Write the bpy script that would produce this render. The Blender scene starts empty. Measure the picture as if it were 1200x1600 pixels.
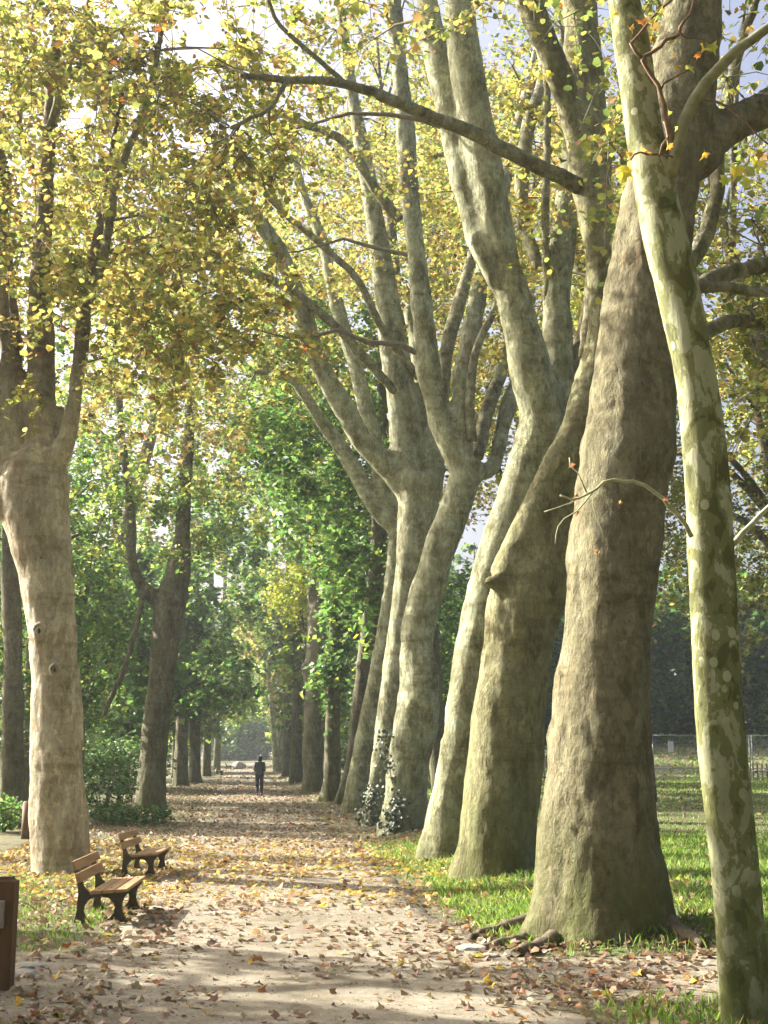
import bpy, bmesh, math, random
import numpy as np
from mathutils import Vector, Matrix

# ------------------------------------------------------------------ camera, sky, sun, exposure
SC = bpy.context.scene
COL = SC.collection
F = 2000.0                      # focal length in photograph pixels (1200 x 1600)
EYE = 1.75
PITCH = math.atan(380 / F)
cam_d = bpy.data.cameras.new('camera')
cam = bpy.data.objects.new('camera', cam_d); COL.objects.link(cam)
cam_d.sensor_fit = 'VERTICAL'; cam_d.sensor_height = 36; cam_d.sensor_width = 36
cam_d.lens = 36 * F / 1600
cam_d.clip_end = 3000; cam_d.clip_start = 0.1
cam.location = (0, 0, EYE); cam.rotation_euler = (math.pi / 2 + PITCH, 0, 0)
SC.camera = cam
SUN_A = math.radians(25)        # sun stands on the left, this far ahead of square
SUN_E = math.radians(29)
TO_SUN = np.array([-math.cos(SUN_E) * math.cos(SUN_A), math.cos(SUN_E) * math.sin(SUN_A), math.sin(SUN_E)])
W = bpy.data.worlds.new('World'); SC.world = W; W.use_nodes = True
nt = W.node_tree; bgn = nt.nodes['Background']
sky = nt.nodes.new('ShaderNodeTexSky'); sky.sky_type = 'NISHITA'; sky.sun_disc = False
sky.sun_elevation = SUN_E; sky.sun_rotation = math.atan2(TO_SUN[0], TO_SUN[1])
sky.air_density = 0.6; sky.dust_density = 10.0; sky.ozone_density = 1.0
nt.links.new(sky.outputs[0], bgn.inputs[0]); bgn.inputs[1].default_value = 0.11
sd = bpy.data.lights.new('sun', 'SUN'); sd.energy = 5.0; sd.angle = math.radians(0.5); sd.color = (1, 0.93, 0.80)
so = bpy.data.objects.new('sun', sd); COL.objects.link(so)
so.rotation_euler = Vector(-TO_SUN).to_track_quat('-Z', 'Y').to_euler(); so.location = (-40, 15, 40)
vs = SC.view_settings; vs.view_transform = 'Standard'; vs.look = 'None'; vs.gamma = 1; vs.use_curve_mapping = False
vs.exposure = 1.85
SC.render.engine = 'CYCLES'
cy = SC.cycles; cy.use_denoising = True; cy.max_bounces = 8; cy.diffuse_bounces = 4; cy.transmission_bounces = 4
cy.glossy_bounces = 2; cy.transparent_max_bounces = 4; cy.volume_bounces = 1
cy.use_adaptive_sampling = True; cy.adaptive_threshold = 0.02
cy.caustics_reflective = False; cy.caustics_refractive = False; cy.sample_clamp_indirect = 6

# ------------------------------------------------------------------ numeric helpers
rng = np.random.default_rng(7); random.seed(7)
CT, ST = math.cos(PITCH), math.sin(PITCH)

def _h(ix, iy, iz, s):
    n = (ix * 374761393 + iy * 668265263 + iz * 2147483647 + s * 1274126177) & 0xffffffff
    n = ((n ^ (n >> 13)) * 1274126177) & 0xffffffff
    n = ((n ^ (n >> 16)) * 2246822519) & 0xffffffff
    return ((n ^ (n >> 15)) & 0xffff) / 32767.5 - 1
def vnoise(p, s=0):
    p = np.asarray(p, float); i = np.floor(p).astype(np.int64); f = p - i; f = f * f * (3 - 2 * f); r = 0
    for a in (0, 1):
        for b in (0, 1):
            for c in (0, 1):
                w = (f[..., 0] if a else 1 - f[..., 0]) * (f[..., 1] if b else 1 - f[..., 1]) * (f[..., 2] if c else 1 - f[..., 2])
                r = r + w * _h(i[..., 0] + a, i[..., 1] + b, i[..., 2] + c, s)
    return r
def n2(x, y, s=0):
    x = np.asarray(x, float); return vnoise(np.stack([x, np.asarray(y, float) + 0 * x, np.full_like(x, .37)], -1), s)
def sstep(a, b, x):
    t = np.clip((np.asarray(x, float) - a) / (b - a), 0, 1); return t * t * (3 - 2 * t)

def pathx(y): return 0.81 - 0.1105 * np.asarray(y, float)           # centre line of the avenue
PH = 1.95
def gz(x, y):                                                        # height of the ground
    x = np.asarray(x, float); y = np.asarray(y, float)
    e = x - (pathx(y) + PH)
    z = 0.15 * sstep(0, 1.5, e) * sstep(11.2, 12.9, y)
    z = z + 0.42 * sstep(20, 60, y) * sstep(2, 9, e)
    z = z + 2.6 * sstep(64, 100, y) * sstep(6, 14, e)
    z = z + 0.9 * sstep(100, 250, y)
    off = sstep(0.2, 2.0, np.abs(x - pathx(y)) - PH) * sstep(11.5, 13.5, y)
    z = z + off * (0.035 * n2(x * .7, y * .7, 3) + 0.02)
    return z
def ray(px, py):
    a, b = (px - 600) / F, (800 - py) / F
    return np.array([a, CT - b * ST, ST + b * CT])
def at(px, py, D):                                                   # the point seen at a pixel, D metres ahead
    d = ray(px, py); return np.array([0, 0, EYE]) + d * (D / d[1])
def onground(px, py):
    d = ray(px, py); z = 0.0
    for _ in range(12):
        t = (z - EYE) / d[2]; p = np.array([0, 0, EYE]) + d * t; z = float(gz(p[0], p[1]))
    p[2] = z; return p
def mpp(px, py, D): return D / ray(px, py)[1] / F                    # metres per photograph pixel there
def project(P):
    P = np.asarray(P, float); x, y, z = P[..., 0], P[..., 1], P[..., 2] - EYE
    f = np.maximum(y * CT + z * ST, 1e-3); u = -y * ST + z * CT
    return 600 + F * x / f, 800 - F * u / f, y * CT + z * ST

# ------------------------------------------------------------------ object helpers
def tag(o, label=None, cat=None, group=None, kind=None):
    if label: o['label'] = label
    if cat: o['category'] = cat
    if group: o['group'] = group
    if kind: o['kind'] = kind
    return o
def link(name, me, mat=None, parent=None, loc=None):
    o = bpy.data.objects.new(name, me); COL.objects.link(o)
    if mat is not None and me is not None and not me.materials: me.materials.append(mat)
    if parent is not None: o.parent = parent
    if loc is not None: o.location = loc
    return o
def empty(name, loc, rz=0):
    o = bpy.data.objects.new(name, None); COL.objects.link(o); o.location = loc; o.rotation_euler[2] = rz
    o.empty_display_size = 0.2; return o
def npmesh(name, V, faces, colors=None, smooth=False):
    """V (n,3); faces (m,k) int array or list of such arrays"""
    me = bpy.data.meshes.new(name); V = np.ascontiguousarray(V, dtype=np.float32)
    fl = faces if isinstance(faces, list) else [faces]
    fl = [np.asarray(f, dtype=np.int32) for f in fl if len(f)]
    me.vertices.add(len(V)); me.vertices.foreach_set('co', V.ravel())
    idx = np.concatenate([f.ravel() for f in fl]); tot = np.concatenate([np.full(len(f), f.shape[1], np.int32) for f in fl])
    st = np.concatenate([[0], np.cumsum(tot)[:-1]]).astype(np.int32)
    me.loops.add(len(idx)); me.loops.foreach_set('vertex_index', idx.astype(np.int32))
    me.polygons.add(len(tot)); me.polygons.foreach_set('loop_start', st); me.polygons.foreach_set('loop_total', tot)
    if smooth: me.polygons.foreach_set('use_smooth', np.ones(len(tot), bool))
    if colors is not None:
        c = me.color_attributes.new('tint', 'FLOAT_COLOR', 'POINT')
        cc = np.ones((len(V), 4), np.float32); cc[:, :3] = colors; c.data.foreach_set('color', cc.ravel())
    me.update(calc_edges=True)
    return me
def bm_mesh(name, bm, smooth=False):
    me = bpy.data.meshes.new(name); bmesh.ops.recalc_face_normals(bm, faces=bm.faces); bm.to_mesh(me); bm.free()
    if smooth:
        for p in me.polygons: p.use_smooth = True
    return me
def box_bm(sx, sy, sz, bevel=0.0, seg=2, bm=None, M=None):
    bm2 = bmesh.new(); bmesh.ops.create_cube(bm2, size=1)
    for v in bm2.verts: v.co = Vector((v.co.x * sx, v.co.y * sy, v.co.z * sz))
    if bevel: bmesh.ops.bevel(bm2, geom=bm2.edges[:], offset=bevel, segments=seg, affect='EDGES', profile=.6)
    if M is not None: bm2.transform(M)
    if bm is None: return bm2
    t = bpy.data.meshes.new('t'); bm2.to_mesh(t); bm2.free(); bm.from_mesh(t); bpy.data.meshes.remove(t); return bm
def tube(P, R, n=8, cap=True, phase=0.0):
    """swept tube along points P with radii R -> V, quads, tris"""
    P = np.asarray(P, float); R = np.asarray(R, float); m = len(P)
    T = np.gradient(P, axis=0); T /= np.linalg.norm(T, axis=1)[:, None] + 1e-9
    ref = np.array([0, 1, 0.0]) if abs(T[0][1]) < .8 else np.array([1.0, 0, 0])
    A = np.cross(ref, T[0]); A /= np.linalg.norm(A); V = np.zeros((m, n, 3)); th = np.arange(n) * 2 * math.pi / n + phase
    for i in range(m):
        A = A - T[i] * A.dot(T[i]); A /= np.linalg.norm(A) + 1e-9; B = np.cross(T[i], A)
        V[i] = P[i] + R[i] * (np.cos(th)[:, None] * A + np.sin(th)[:, None] * B)
    V = V.reshape(-1, 3); k = np.arange(n); k2 = (k + 1) % n
    Q = np.concatenate([np.stack([i * n + k, i * n + k2, (i + 1) * n + k2, (i + 1) * n + k], -1) for i in range(m - 1)])
    Tr = np.zeros((0, 3), int)
    if cap:
        V = np.concatenate([V, P[:1], P[-1:]]); a, b = m * n, m * n + 1
        Tr = np.concatenate([np.stack([k2, k, np.full(n, a)], -1), np.stack([(m - 1) * n + k, (m - 1) * n + k2, np.full(n, b)], -1)])
    return V, Q, Tr
class Soup:                                                          # collects tubes into one mesh
    def __init__(s): s.V = []; s.Q = []; s.T = []; s.n = 0
    def add(s, V, Q, T=None):
        s.V.append(V); s.Q.append(np.asarray(Q) + s.n)
        if T is not None and len(T): s.T.append(np.asarray(T) + s.n)
        s.n += len(V)
    def tube(s, P, R, n=8, cap=True): s.add(*tube(P, R, n, cap))
    def mesh(s, name, smooth=True):
        return npmesh(name, np.concatenate(s.V), [np.concatenate(s.Q)] + ([np.concatenate(s.T)] if s.T else []), smooth=smooth)
def spline(P, R, step):
    """Catmull-Rom through P with radii R, resampled about every step metres"""
    P = np.asarray(P, float); R = np.asarray(R, float)
    if len(P) == 2: P = np.array([P[0], (P[0] + P[1]) / 2, P[1]]); R = np.array([R[0], (R[0] + R[1]) / 2, R[1]])
    E = np.concatenate([[2 * P[0] - P[1]], P, [2 * P[-1] - P[-2]]]); op, orr = [], []
    for i in range(len(P) - 1):
        L = np.linalg.norm(P[i + 1] - P[i]); k = max(2, int(L / step))
        for t in np.arange(k) / k:
            p0, p1, p2, p3 = E[i:i + 4]
            op.append(.5 * (2 * p1 + (p2 - p0) * t + (2 * p0 - 5 * p1 + 4 * p2 - p3) * t * t + (3 * p1 - p0 - 3 * p2 + p3) * t ** 3))
            tt = t * t * (3 - 2 * t); orr.append(R[i] * (1 - tt) + R[i + 1] * tt)
    op.append(P[-1]); orr.append(R[-1]); return np.array(op), np.array(orr)
def evaluated(me, mods):
    o = bpy.data.objects.new('tmp', me); COL.objects.link(o)
    for typ, kw in mods:
        m = o.modifiers.new(typ, typ)
        for k, v in kw.items(): setattr(m, k, v)
    dg = bpy.context.evaluated_depsgraph_get(); ev = o.evaluated_get(dg)
    out = bpy.data.meshes.new_from_object(ev); bpy.data.objects.remove(o); return out

# ------------------------------------------------------------------ materials
def newmat(name):
    m = bpy.data.materials.new(name); m.use_nodes = True; t = m.node_tree
    return m, t, t.nodes['Principled BSDF'], t.nodes['Material Output']
def N(t, typ, **kw):
    n = t.nodes.new(typ)
    for k, v in kw.items():
        if k in n.inputs: n.inputs[k].default_value = v
        else: setattr(n, k, v)
    return n
def L(t, a, b): t.links.new(a, b)
def ramp(t, fac, stops, interp='LINEAR'):
    r = t.nodes.new('ShaderNodeValToRGB'); r.color_ramp.interpolation = interp; e = r.color_ramp.elements
    while len(e) < len(stops): e.new(.5)
    for k, (p, c) in enumerate(stops): e[k].position = p; e[k].color = (*c, 1) if len(c) == 3 else c
    L(t, fac, r.inputs[0]); return r.outputs[0]
def mix(t, fac, a, b, mode='MIX'):
    m = t.nodes.new('ShaderNodeMix'); m.data_type = 'RGBA'; m.blend_type = mode
    for s, v in ((0, fac), (6, a), (7, b)):
        if isinstance(v, (int, float)): m.inputs[s].default_value = v
        elif isinstance(v, tuple): m.inputs[s].default_value = (*v, 1)
        else: L(t, v, m.inputs[s])
    return m.outputs[2]
def coords(t, scale=(1, 1, 1), out='Object'):
    c = N(t, 'ShaderNodeTexCoord'); mp = N(t, 'ShaderNodeMapping'); mp.inputs['Scale'].default_value = scale
    L(t, c.outputs[out], mp.inputs[0]); return mp.outputs[0]
def noise(t, v, scale, detail=4, rough=.55, dist=0.0):
    n = N(t, 'ShaderNodeTexNoise', Scale=scale, Detail=detail, Roughness=rough, Distortion=dist); L(t, v, n.inputs['Vector']); return n.outputs[0]
def bump(t, h, strength, dist, nrm=None):
    b = N(t, 'ShaderNodeBump', Strength=strength, Distance=dist); L(t, h, b.inputs['Height'])
    if nrm is not None: L(t, nrm, b.inputs['Normal'])
    return b.outputs[0]

def leaf_mat(name, gloss=.25, trans=.5, sat=1.0):
    m, t, p, out = newmat(name)
    a = N(t, 'ShaderNodeAttribute', attribute_name='tint')
    L(t, a.outputs['Color'], p.inputs['Base Color']); p.inputs['Roughness'].default_value = .5
    p.inputs['Specular IOR Level'].default_value = gloss
    hs = N(t, 'ShaderNodeHueSaturation', Saturation=sat, Value=1.25); L(t, a.outputs['Color'], hs.inputs['Color'])
    tr = N(t, 'ShaderNodeBsdfTranslucent'); L(t, hs.outputs[0], tr.inputs[0])
    ms = N(t, 'ShaderNodeMixShader', Fac=trans); L(t, p.outputs[0], ms.inputs[1]); L(t, tr.outputs[0], ms.inputs[2])
    L(t, ms.outputs[0], out.inputs[0]); return m
def bark_mat(name, light, mid, dark, patch=3.0, squash=.45, thr=(.42, .5, .6), moss=(0, 0), crisp=False, rust=.25, upper=None, plate=13.0):
    m, t, p, out = newmat(name)
    v = coords(t, (1, 1, squash)); vz = coords(t, (1, 1, .28))
    big = noise(t, v, patch, 5, .6, .5); fine = noise(t, v, patch * 7, 5, .62, .3); stri = noise(t, vz, 22, 6, .7)
    add = N(t, 'ShaderNodeMath', operation='MULTIPLY_ADD'); L(t, fine, add.inputs[0]); add.inputs[1].default_value = .12 if crisp else .4
    L(t, big, add.inputs[2]); sub = N(t, 'ShaderNodeMath', operation='SUBTRACT'); L(t, add.outputs[0], sub.inputs[0]); sub.inputs[1].default_value = .06 if crisp else .2
    w = .012 if crisp else .06
    c = ramp(t, sub.outputs[0], [(thr[0] - w, dark), (thr[0] + w, mid), (thr[2] - w, mid), (thr[2] + w, light)])
    if crisp:                                                         # round pale scales left where bark fell off
        vo = N(t, 'ShaderNodeTexVoronoi', Scale=9.0); vo.feature = 'F1'; L(t, coords(t, (1, 1, .8)), vo.inputs['Vector'])
        sc = ramp(t, vo.outputs['Distance'], [(.26, (1, 1, 1)), (.29, (0, 0, 0))])
        pick = ramp(t, noise(t, coords(t), 2.3, 1), [(.52, (0, 0, 0)), (.55, (1, 1, 1))])
        c = mix(t, mix(t, 1.0, sc, pick, 'MULTIPLY'), c, tuple(min(1, q * 1.15) for q in light))
    tone = ramp(t, stri, [(.3, (.72, .70, .66)), (.5, (1, 1, 1)), (.72, (1.15, 1.14, 1.1))])
    c = mix(t, .4, c, tone, 'MULTIPLY')
    cv = coords(t, (1, 1, .62)); wn = N(t, 'ShaderNodeTexNoise', Scale=7.0, Detail=4.0, Roughness=.65); L(t, cv, wn.inputs['Vector'])
    wv = N(t, 'ShaderNodeVectorMath', operation='MULTIPLY_ADD'); L(t, wn.outputs['Color'], wv.inputs[0]); wv.inputs[1].default_value = (.22, .22, .22); L(t, cv, wv.inputs[2])
    vc = N(t, 'ShaderNodeTexVoronoi', Scale=plate); L(t, wv.outputs[0], vc.inputs['Vector']); sx_ = N(t, 'ShaderNodeSeparateColor'); L(t, vc.outputs['Color'], sx_.inputs[0])
    ve = N(t, 'ShaderNodeTexVoronoi', Scale=plate); ve.feature = 'DISTANCE_TO_EDGE'; L(t, wv.outputs[0], ve.inputs['Vector'])
    fl = noise(t, coords(t, (1, 1, .6)), 16, 5, .72, .4)
    pl_ = ramp(t, sx_.outputs[0], [(.0, (.62, .58, .52)), (.22, (.86, .84, .8)), (.5, (1, 1, 1)), (.78, (1.12, 1.1, 1.05)), (.97, (1.4, 1.36, 1.25))])
    ck = ramp(t, ve.outputs['Distance'], [(.0, (.5, .46, .42)), (.05, (1, 1, 1))])
    fk = ramp(t, fl, [(.32, (.55, .51, .46)), (.46, (1, 1, 1)), (.58, (1, 1, 1)), (.68, (1.28, 1.25, 1.18))])
    c = mix(t, .0 if crisp else .65, c, pl_, 'MULTIPLY'); c = mix(t, .0 if crisp else .4, c, ck, 'MULTIPLY'); c = mix(t, .25 if crisp else .75, c, fk, 'MULTIPLY')
    hz_ = ramp(t, noise(t, coords(t, (.5, .5, 3.2)), 1.3, 4, .7), [(.36, (.66, .60, .53)), (.5, (1, 1, 1))])
    c = mix(t, .1 if crisp else .8, c, hz_, 'MULTIPLY')
    rs = ramp(t, noise(t, v, 1.7, 3, .6), [(.56, (0, 0, 0)), (.7, (1, 1, 1))])
    rr = N(t, 'ShaderNodeMath', operation='MULTIPLY'); L(t, rs, rr.inputs[0]); rr.inputs[1].default_value = rust
    c = mix(t, rr.outputs[0], c, (.20, .12, .06))
    if upper:                                                         # backlit shade on the upper stems, painted into the bark colour
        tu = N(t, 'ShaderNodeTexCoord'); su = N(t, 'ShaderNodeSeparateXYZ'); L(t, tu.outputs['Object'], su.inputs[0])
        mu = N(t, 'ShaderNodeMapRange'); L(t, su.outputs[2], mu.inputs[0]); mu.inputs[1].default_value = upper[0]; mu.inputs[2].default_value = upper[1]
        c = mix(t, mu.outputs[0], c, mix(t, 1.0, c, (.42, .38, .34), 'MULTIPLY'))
    if moss[0] > 0:                                                   # algae growing up from the foot, in blotches
        tc = N(t, 'ShaderNodeTexCoord'); sx = N(t, 'ShaderNodeSeparateXYZ'); L(t, tc.outputs['Object'], sx.inputs[0])
        mr = N(t, 'ShaderNodeMapRange'); L(t, sx.outputs[2], mr.inputs[0])
        mr.inputs[1].default_value = 0; mr.inputs[2].default_value = moss[1]; mr.inputs[3].default_value = moss[0]; mr.inputs[4].default_value = .12
        mo = ramp(t, noise(t, v, 2.2, 5, .65, .4), [(.28, (0, 0, 0)), (.52, (1, 1, 1))])
        mm = N(t, 'ShaderNodeMath', operation='MULTIPLY'); L(t, mo, mm.inputs[0]); L(t, mr.outputs[0], mm.inputs[1])
        c = mix(t, mm.outputs[0], c, mix(t, .75, (.085, .10, .026), fk, 'MULTIPLY'))
    L(t, c, p.inputs['Base Color']); p.inputs['Roughness'].default_value = .85; p.inputs['Specular IOR Level'].default_value = .2
    b1 = bump(t, stri, .3, .03); b2 = bump(t, fine, .9 if not crisp else .3, .03, b1); b3 = bump(t, fl, .12 if crisp else .9, .04, bump(t, sx_.outputs[0], .05 if crisp else .5, .03, b2))
    L(t, b3, p.inputs['Normal']); return m
def plain_mat(name, col, rough=.7, metal=0.0, var=.25, scale=6.0, bumpd=0.0, stretch=(1, 1, 1)):
    m, t, p, out = newmat(name); n = noise(t, coords(t, stretch), scale, 5, .6)
    c = ramp(t, n, [(.3, tuple(q * (1 - var) for q in col)), (.7, tuple(min(1, q * (1 + var)) for q in col))])
    L(t, c, p.inputs['Base Color']); p.inputs['Roughness'].default_value = rough; p.inputs['Metallic'].default_value = metal
    if bumpd: L(t, bump(t, n, .5, bumpd), p.inputs['Normal'])
    return m

M = {}
M['leaf'] = leaf_mat('plane_leaf', .3, .55)
M['green'] = leaf_mat('green_leaf', .9, .58)
M['dry'] = leaf_mat('dry_leaf', .25, .25, 1.0)
M['grass'] = leaf_mat('grass_blade', .3, .4)
M['bark_big'] = bark_mat('bark_massive', (0.277, 0.266, 0.178), (0.196, 0.183, 0.113), (0.114, 0.104, 0.060), 3.2, .5, (.40, .5, .60), (1.0, 1.3))
M['bark_olive'] = bark_mat('bark_olive', (0.354, 0.352, 0.216), (0.251, 0.247, 0.135), (0.139, 0.132, 0.063), 3.0, .4, (.40, .5, .58), (.8, 2.2))
M['bark_grey'] = bark_mat('bark_greygreen', (0.454, 0.487, 0.349), (0.335, 0.352, 0.233), (0.184, 0.187, 0.110), 3.4, .45, (.42, .5, .55), (.55, 2.5))
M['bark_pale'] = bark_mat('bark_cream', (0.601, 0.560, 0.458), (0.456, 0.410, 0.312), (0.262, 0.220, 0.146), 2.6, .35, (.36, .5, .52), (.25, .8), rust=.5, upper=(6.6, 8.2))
M['bark_camo'] = bark_mat('bark_camouflage', (.36, .37, .24), (.185, .195, .085), (.10, .105, .04), 6.5, .55, (.43, .5, .53), (.8, 2.4), crisp=True, rust=.12)
M['bark_dark'] = bark_mat('bark_dark', (.25, .235, .18), (.165, .155, .115), (.09, .083, .06), 3.5, .35, (.42, .5, .6), (.6, 4))
M['twig'] = plain_mat('twig_bark', (.15, .13, .09), .85, 0, .35, 9)
M['limb'] = bark_mat('bark_limb', (0.380, 0.389, 0.280), (0.250, 0.252, 0.160), (0.130, 0.126, 0.070), 5, .6, (.40, .5, .58), (0, 0))
M['sunlit_twig'] = plain_mat('sunlit_twig', (.40, .40, .24), .8, 0, .3, 14)  # sunlight on the low twigs, painted in as a paler colour
M['iron'] = plain_mat('painted_iron', (.075, .068, .052), .55, .2, .35, 12, .004)
M['slat'] = plain_mat('bench_wood', (.34, .20, .10), .55, 0, .35, 7, .004, (1, .12, 1))
M['post'] = plain_mat('weathered_post', (.13, .075, .035), .8, 0, .35, 6, .006, (1, 1, .12))
M['rail'] = plain_mat('grey_plank', (.30, .26, .22), .8, 0, .2, 6, .005, (.1, 1, 1))
M['galv'] = plain_mat('galvanised_steel', (.30, .34, .34), .45, .6, .15, 8)
M['darkrail'] = plain_mat('dark_green_steel', (.03, .045, .04), .5, .3, .2, 8)
M['white'] = plain_mat('white_board', (.75, .76, .78), .5, 0, .06, 5)
M['stone'] = plain_mat('grey_stone', (.30, .29, .26), .85, 0, .3, 9, .01)
M['root'] = plain_mat('root_bark', (.11, .085, .055), .9, 0, .45, 14, .02, (1, 1, 1))

def ground_mats():
    m, t, p, o = newmat('lawn_soil'); v = coords(t)
    g = ramp(t, noise(t, v, 1.1, 6, .65), [(.3, (.06, .10, .022)), (.5, (.09, .15, .032)), (.7, (.13, .18, .05))])
    s = ramp(t, noise(t, v, 9, 6, .7), [(.3, (.075, .055, .032)), (.7, (.17, .125, .075))])
    k = ramp(t, noise(t, v, 2.2, 6, .75), [(.44, (0, 0, 0)), (.62, (.85, .85, .85))])
    L(t, mix(t, k, s, g), p.inputs['Base Color']); p.inputs['Roughness'].default_value = .95
    L(t, bump(t, noise(t, v, 30, 5, .7), .8, .03), p.inputs['Normal']); M['lawn'] = m
    m, t, p, o = newmat('sandy_gravel'); v = coords(t)
    c = ramp(t, noise(t, v, .8, 6, .62), [(.3, (.18, .16, .12)), (.55, (.265, .242, .19)), (.75, (.345, .32, .26))])
    gr = ramp(t, noise(t, v, 75, 3, .75), [(.3, (.62, .6, .58)), (.5, (1, 1, 1)), (.72, (1.3, 1.28, 1.25))])
    dk = ramp(t, noise(t, v, 3.1, 5, .7), [(.42, (.72, .68, .62)), (.56, (1, 1, 1))])
    L(t, mix(t, .8, mix(t, .9, c, gr, 'MULTIPLY'), dk, 'MULTIPLY'), p.inputs['Base Color']); p.inputs['Roughness'].default_value = .95
    p.inputs['Specular IOR Level'].default_value = .2
    b = bump(t, noise(t, v, 6, 5, .6), .5, .03); L(t, bump(t, noise(t, v, 90, 2, .7), .6, .008, b), p.inputs['Normal']); M['gravel'] = m
ground_mats()

# ------------------------------------------------------------------ ground and paths
def pathmask(x, y):                                                   # 1 on bare gravel
    x = np.asarray(x, float); y = np.asarray(y, float); w = .28 * n2(x * 1.3, y * 1.1, 11) + .12 * n2(x * 5, y * 4, 12)
    a = sstep(.25, -.25, np.abs(x - pathx(y)) - PH + .45 * (x > pathx(y)) + w)
    b = sstep(.2, -.2, np.abs(y - 10.75 - .03 * x + .5 * w) - (1.05 + .35 * sstep(1, -1, x)))
    c = sstep(.3, -.3, y - 11.6 + w) * sstep(1.2, .4, x)
    return np.maximum(np.maximum(a, b), c)
def axis(pieces):
    r = []
    for a, b, s in pieces: r += list(np.arange(a, b, s))
    return np.array(r + [pieces[-1][1]])
def sheet(name, xs, ys, zf, mat):
    X, Y = np.meshgrid(xs, ys); V = np.stack([X, Y, zf(X, Y)], -1).reshape(-1, 3); nx, ny = len(xs), len(ys)
    i, j = np.meshgrid(np.arange(nx - 1), np.arange(ny - 1)); a = (j * nx + i).ravel()
    o = link(name, npmesh(name, V, np.stack([a, a + 1, a + nx + 1, a + nx], -1), smooth=True), mat); return tag(o, kind='structure')
def under(x, y):
    on = sstep(.75, .25, np.abs(x - pathx(y)) - PH)
    cr = sstep(2.0, 1.5, np.abs(y - 10.75)) * sstep(16, 14, np.abs(x)); cl = sstep(12.6, 12.1, y) * sstep(2.0, 1.5, x) * sstep(-11, -10, x)
    return gz(x, y) - .008 * np.maximum(np.maximum(on, cr), cl)
sheet('ground', axis([(-420, -60, 30), (-60, -20, 4), (-20, -9, .5), (-9, 9, .25), (9, 20, .5), (20, 60, 2), (60, 420, 30)]),
      axis([(-60, 4, 4), (4, 45, .25), (45, 130, 1), (130, 300, 6), (300, 640, 30)]), under, M['lawn'])
def strip(name, cs, across, along, half, mat, dz, swap=False):
    """a path strip with ragged edges: cs(s) centre, along samples, half(s, side)"""
    nx = 17; u = np.concatenate([[-1.02], np.linspace(-1, 1, 15), [1.02]]); V = []
    for s in along:
        hl, hr = half(s, -1), half(s, 1); c = cs(s); q = c + np.where(u < 0, u * hl, u * hr)
        V.append(np.stack([q, np.full(nx, s)], -1) if not swap else np.stack([np.full(nx, s), q], -1))
    V = np.array(V).reshape(-1, 2); z = gz(V[:, 0], V[:, 1]) + dz; z = z.reshape(-1, nx); dn = np.array([.05 * (swap or not 9.0 < q < 12.2) for q in along]); z[:, 0] -= dn; z[:, -1] -= dn; z = z.ravel(); V = np.column_stack([V, z]); ny = len(along)
    i, j = np.meshgrid(np.arange(nx - 1), np.arange(ny - 1)); a = (j * nx + i).ravel()
    o = link(name, npmesh(name, V, np.stack([a, a + 1, a + nx + 1, a + nx], -1), smooth=True), mat); return tag(o, kind='structure')
edge = lambda s, sd: PH - (.45 if sd > 0 else 0) + .22 * float(n2(s * .6, sd * 5.0, 21)) + .12 * float(n2(s * 2.3, sd * 5.0, 22)) + .05 * float(n2(s * 7., sd * 5.0, 23))
strip('path', lambda s: float(pathx(s)), 15, axis([(3, 40, .12), (40, 100, .5), (100, 330, 3)]), edge, M['gravel'], .009)
edge2 = lambda s, sd: (.95 if s > 0 else 1.5) + .18 * float(n2(s * .8, sd * 7.0, 31)) + .1 * float(n2(s * 3, sd * 7.0, 32))
strip('side_path', lambda s: 10.6 + .02 * s, 15, axis([(-14, 14, .12)]), edge2, M['gravel'], .005, True)

# ------------------------------------------------------------------ leaves
def leaf_template(lod):
    if lod == 0:
        half = [(0, 1), (.18, .58), (.60, .66), (.46, .28), (.78, 0), (.30, -.26), (0, -.16)]
    elif lod == 1:
        half = [(0, 1), (.62, .58), (.64, -.06), (0, -.2)]
    else:
        V = np.array([(0, 1, -.2), (.55, .35, .16), (0, -.25, 0), (-.55, .35, .16)], float); return V, np.array([(0, 2, 1), (0, 3, 2)])
    o = half + [(-x, y) for x, y in half[-2:0:-1]]
    V = np.array([(0, .15, 0)] + [(x, y, 0) for x, y in o], float); V[:, 1] -= .05
    V[:, 2] = .28 * np.abs(V[:, 0]) - .22 * V[:, 1] ** 2; n = len(o); k = np.arange(n)
    return V, np.stack([np.full(n, 0), 1 + (k + 1) % n, 1 + k], -1)
TPL = [leaf_template(i) for i in range(3)]
def leaf_frames(n, up=.6, hang=.5):
    """random frames: columns = width axis, length axis (drooping), normal"""
    nn = rng.normal(size=(n, 3)); nn /= np.linalg.norm(nn, axis=1)[:, None]; nn[:, 2] = np.abs(nn[:, 2]); nn[:, 2] += up
    nn /= np.linalg.norm(nn, axis=1)[:, None]
    d = rng.normal(size=(n, 3)); d[:, 2] -= hang * 2; d -= nn * (d * nn).sum(1)[:, None]; d /= np.linalg.norm(d, axis=1)[:, None]
    w = np.cross(d, nn); return np.stack([w, d, nn], -1)
def leaf_cloud(name, P, R, S, C, lod, curl=None):
    T, Fc = TPL[lod]; n = len(P); k = len(T); TT = np.broadcast_to(T, (n, k, 3)).copy()
    c = rng.uniform(-.6, 1.6, n) if curl is None else curl
    TT[:, :, 2] *= c[:, None]; TT[:, :, 0] *= rng.uniform(.8, 1.1, n)[:, None]
    V = P[:, None, :] + np.einsum('nij,nkj->nki', R, TT) * S[:, None, None]
    Fa = (Fc[None] + (np.arange(n) * k)[:, None, None]).reshape(-1, 3)
    return npmesh(name, V.reshape(-1, 3), Fa, np.repeat(C, k, 0))
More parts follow.
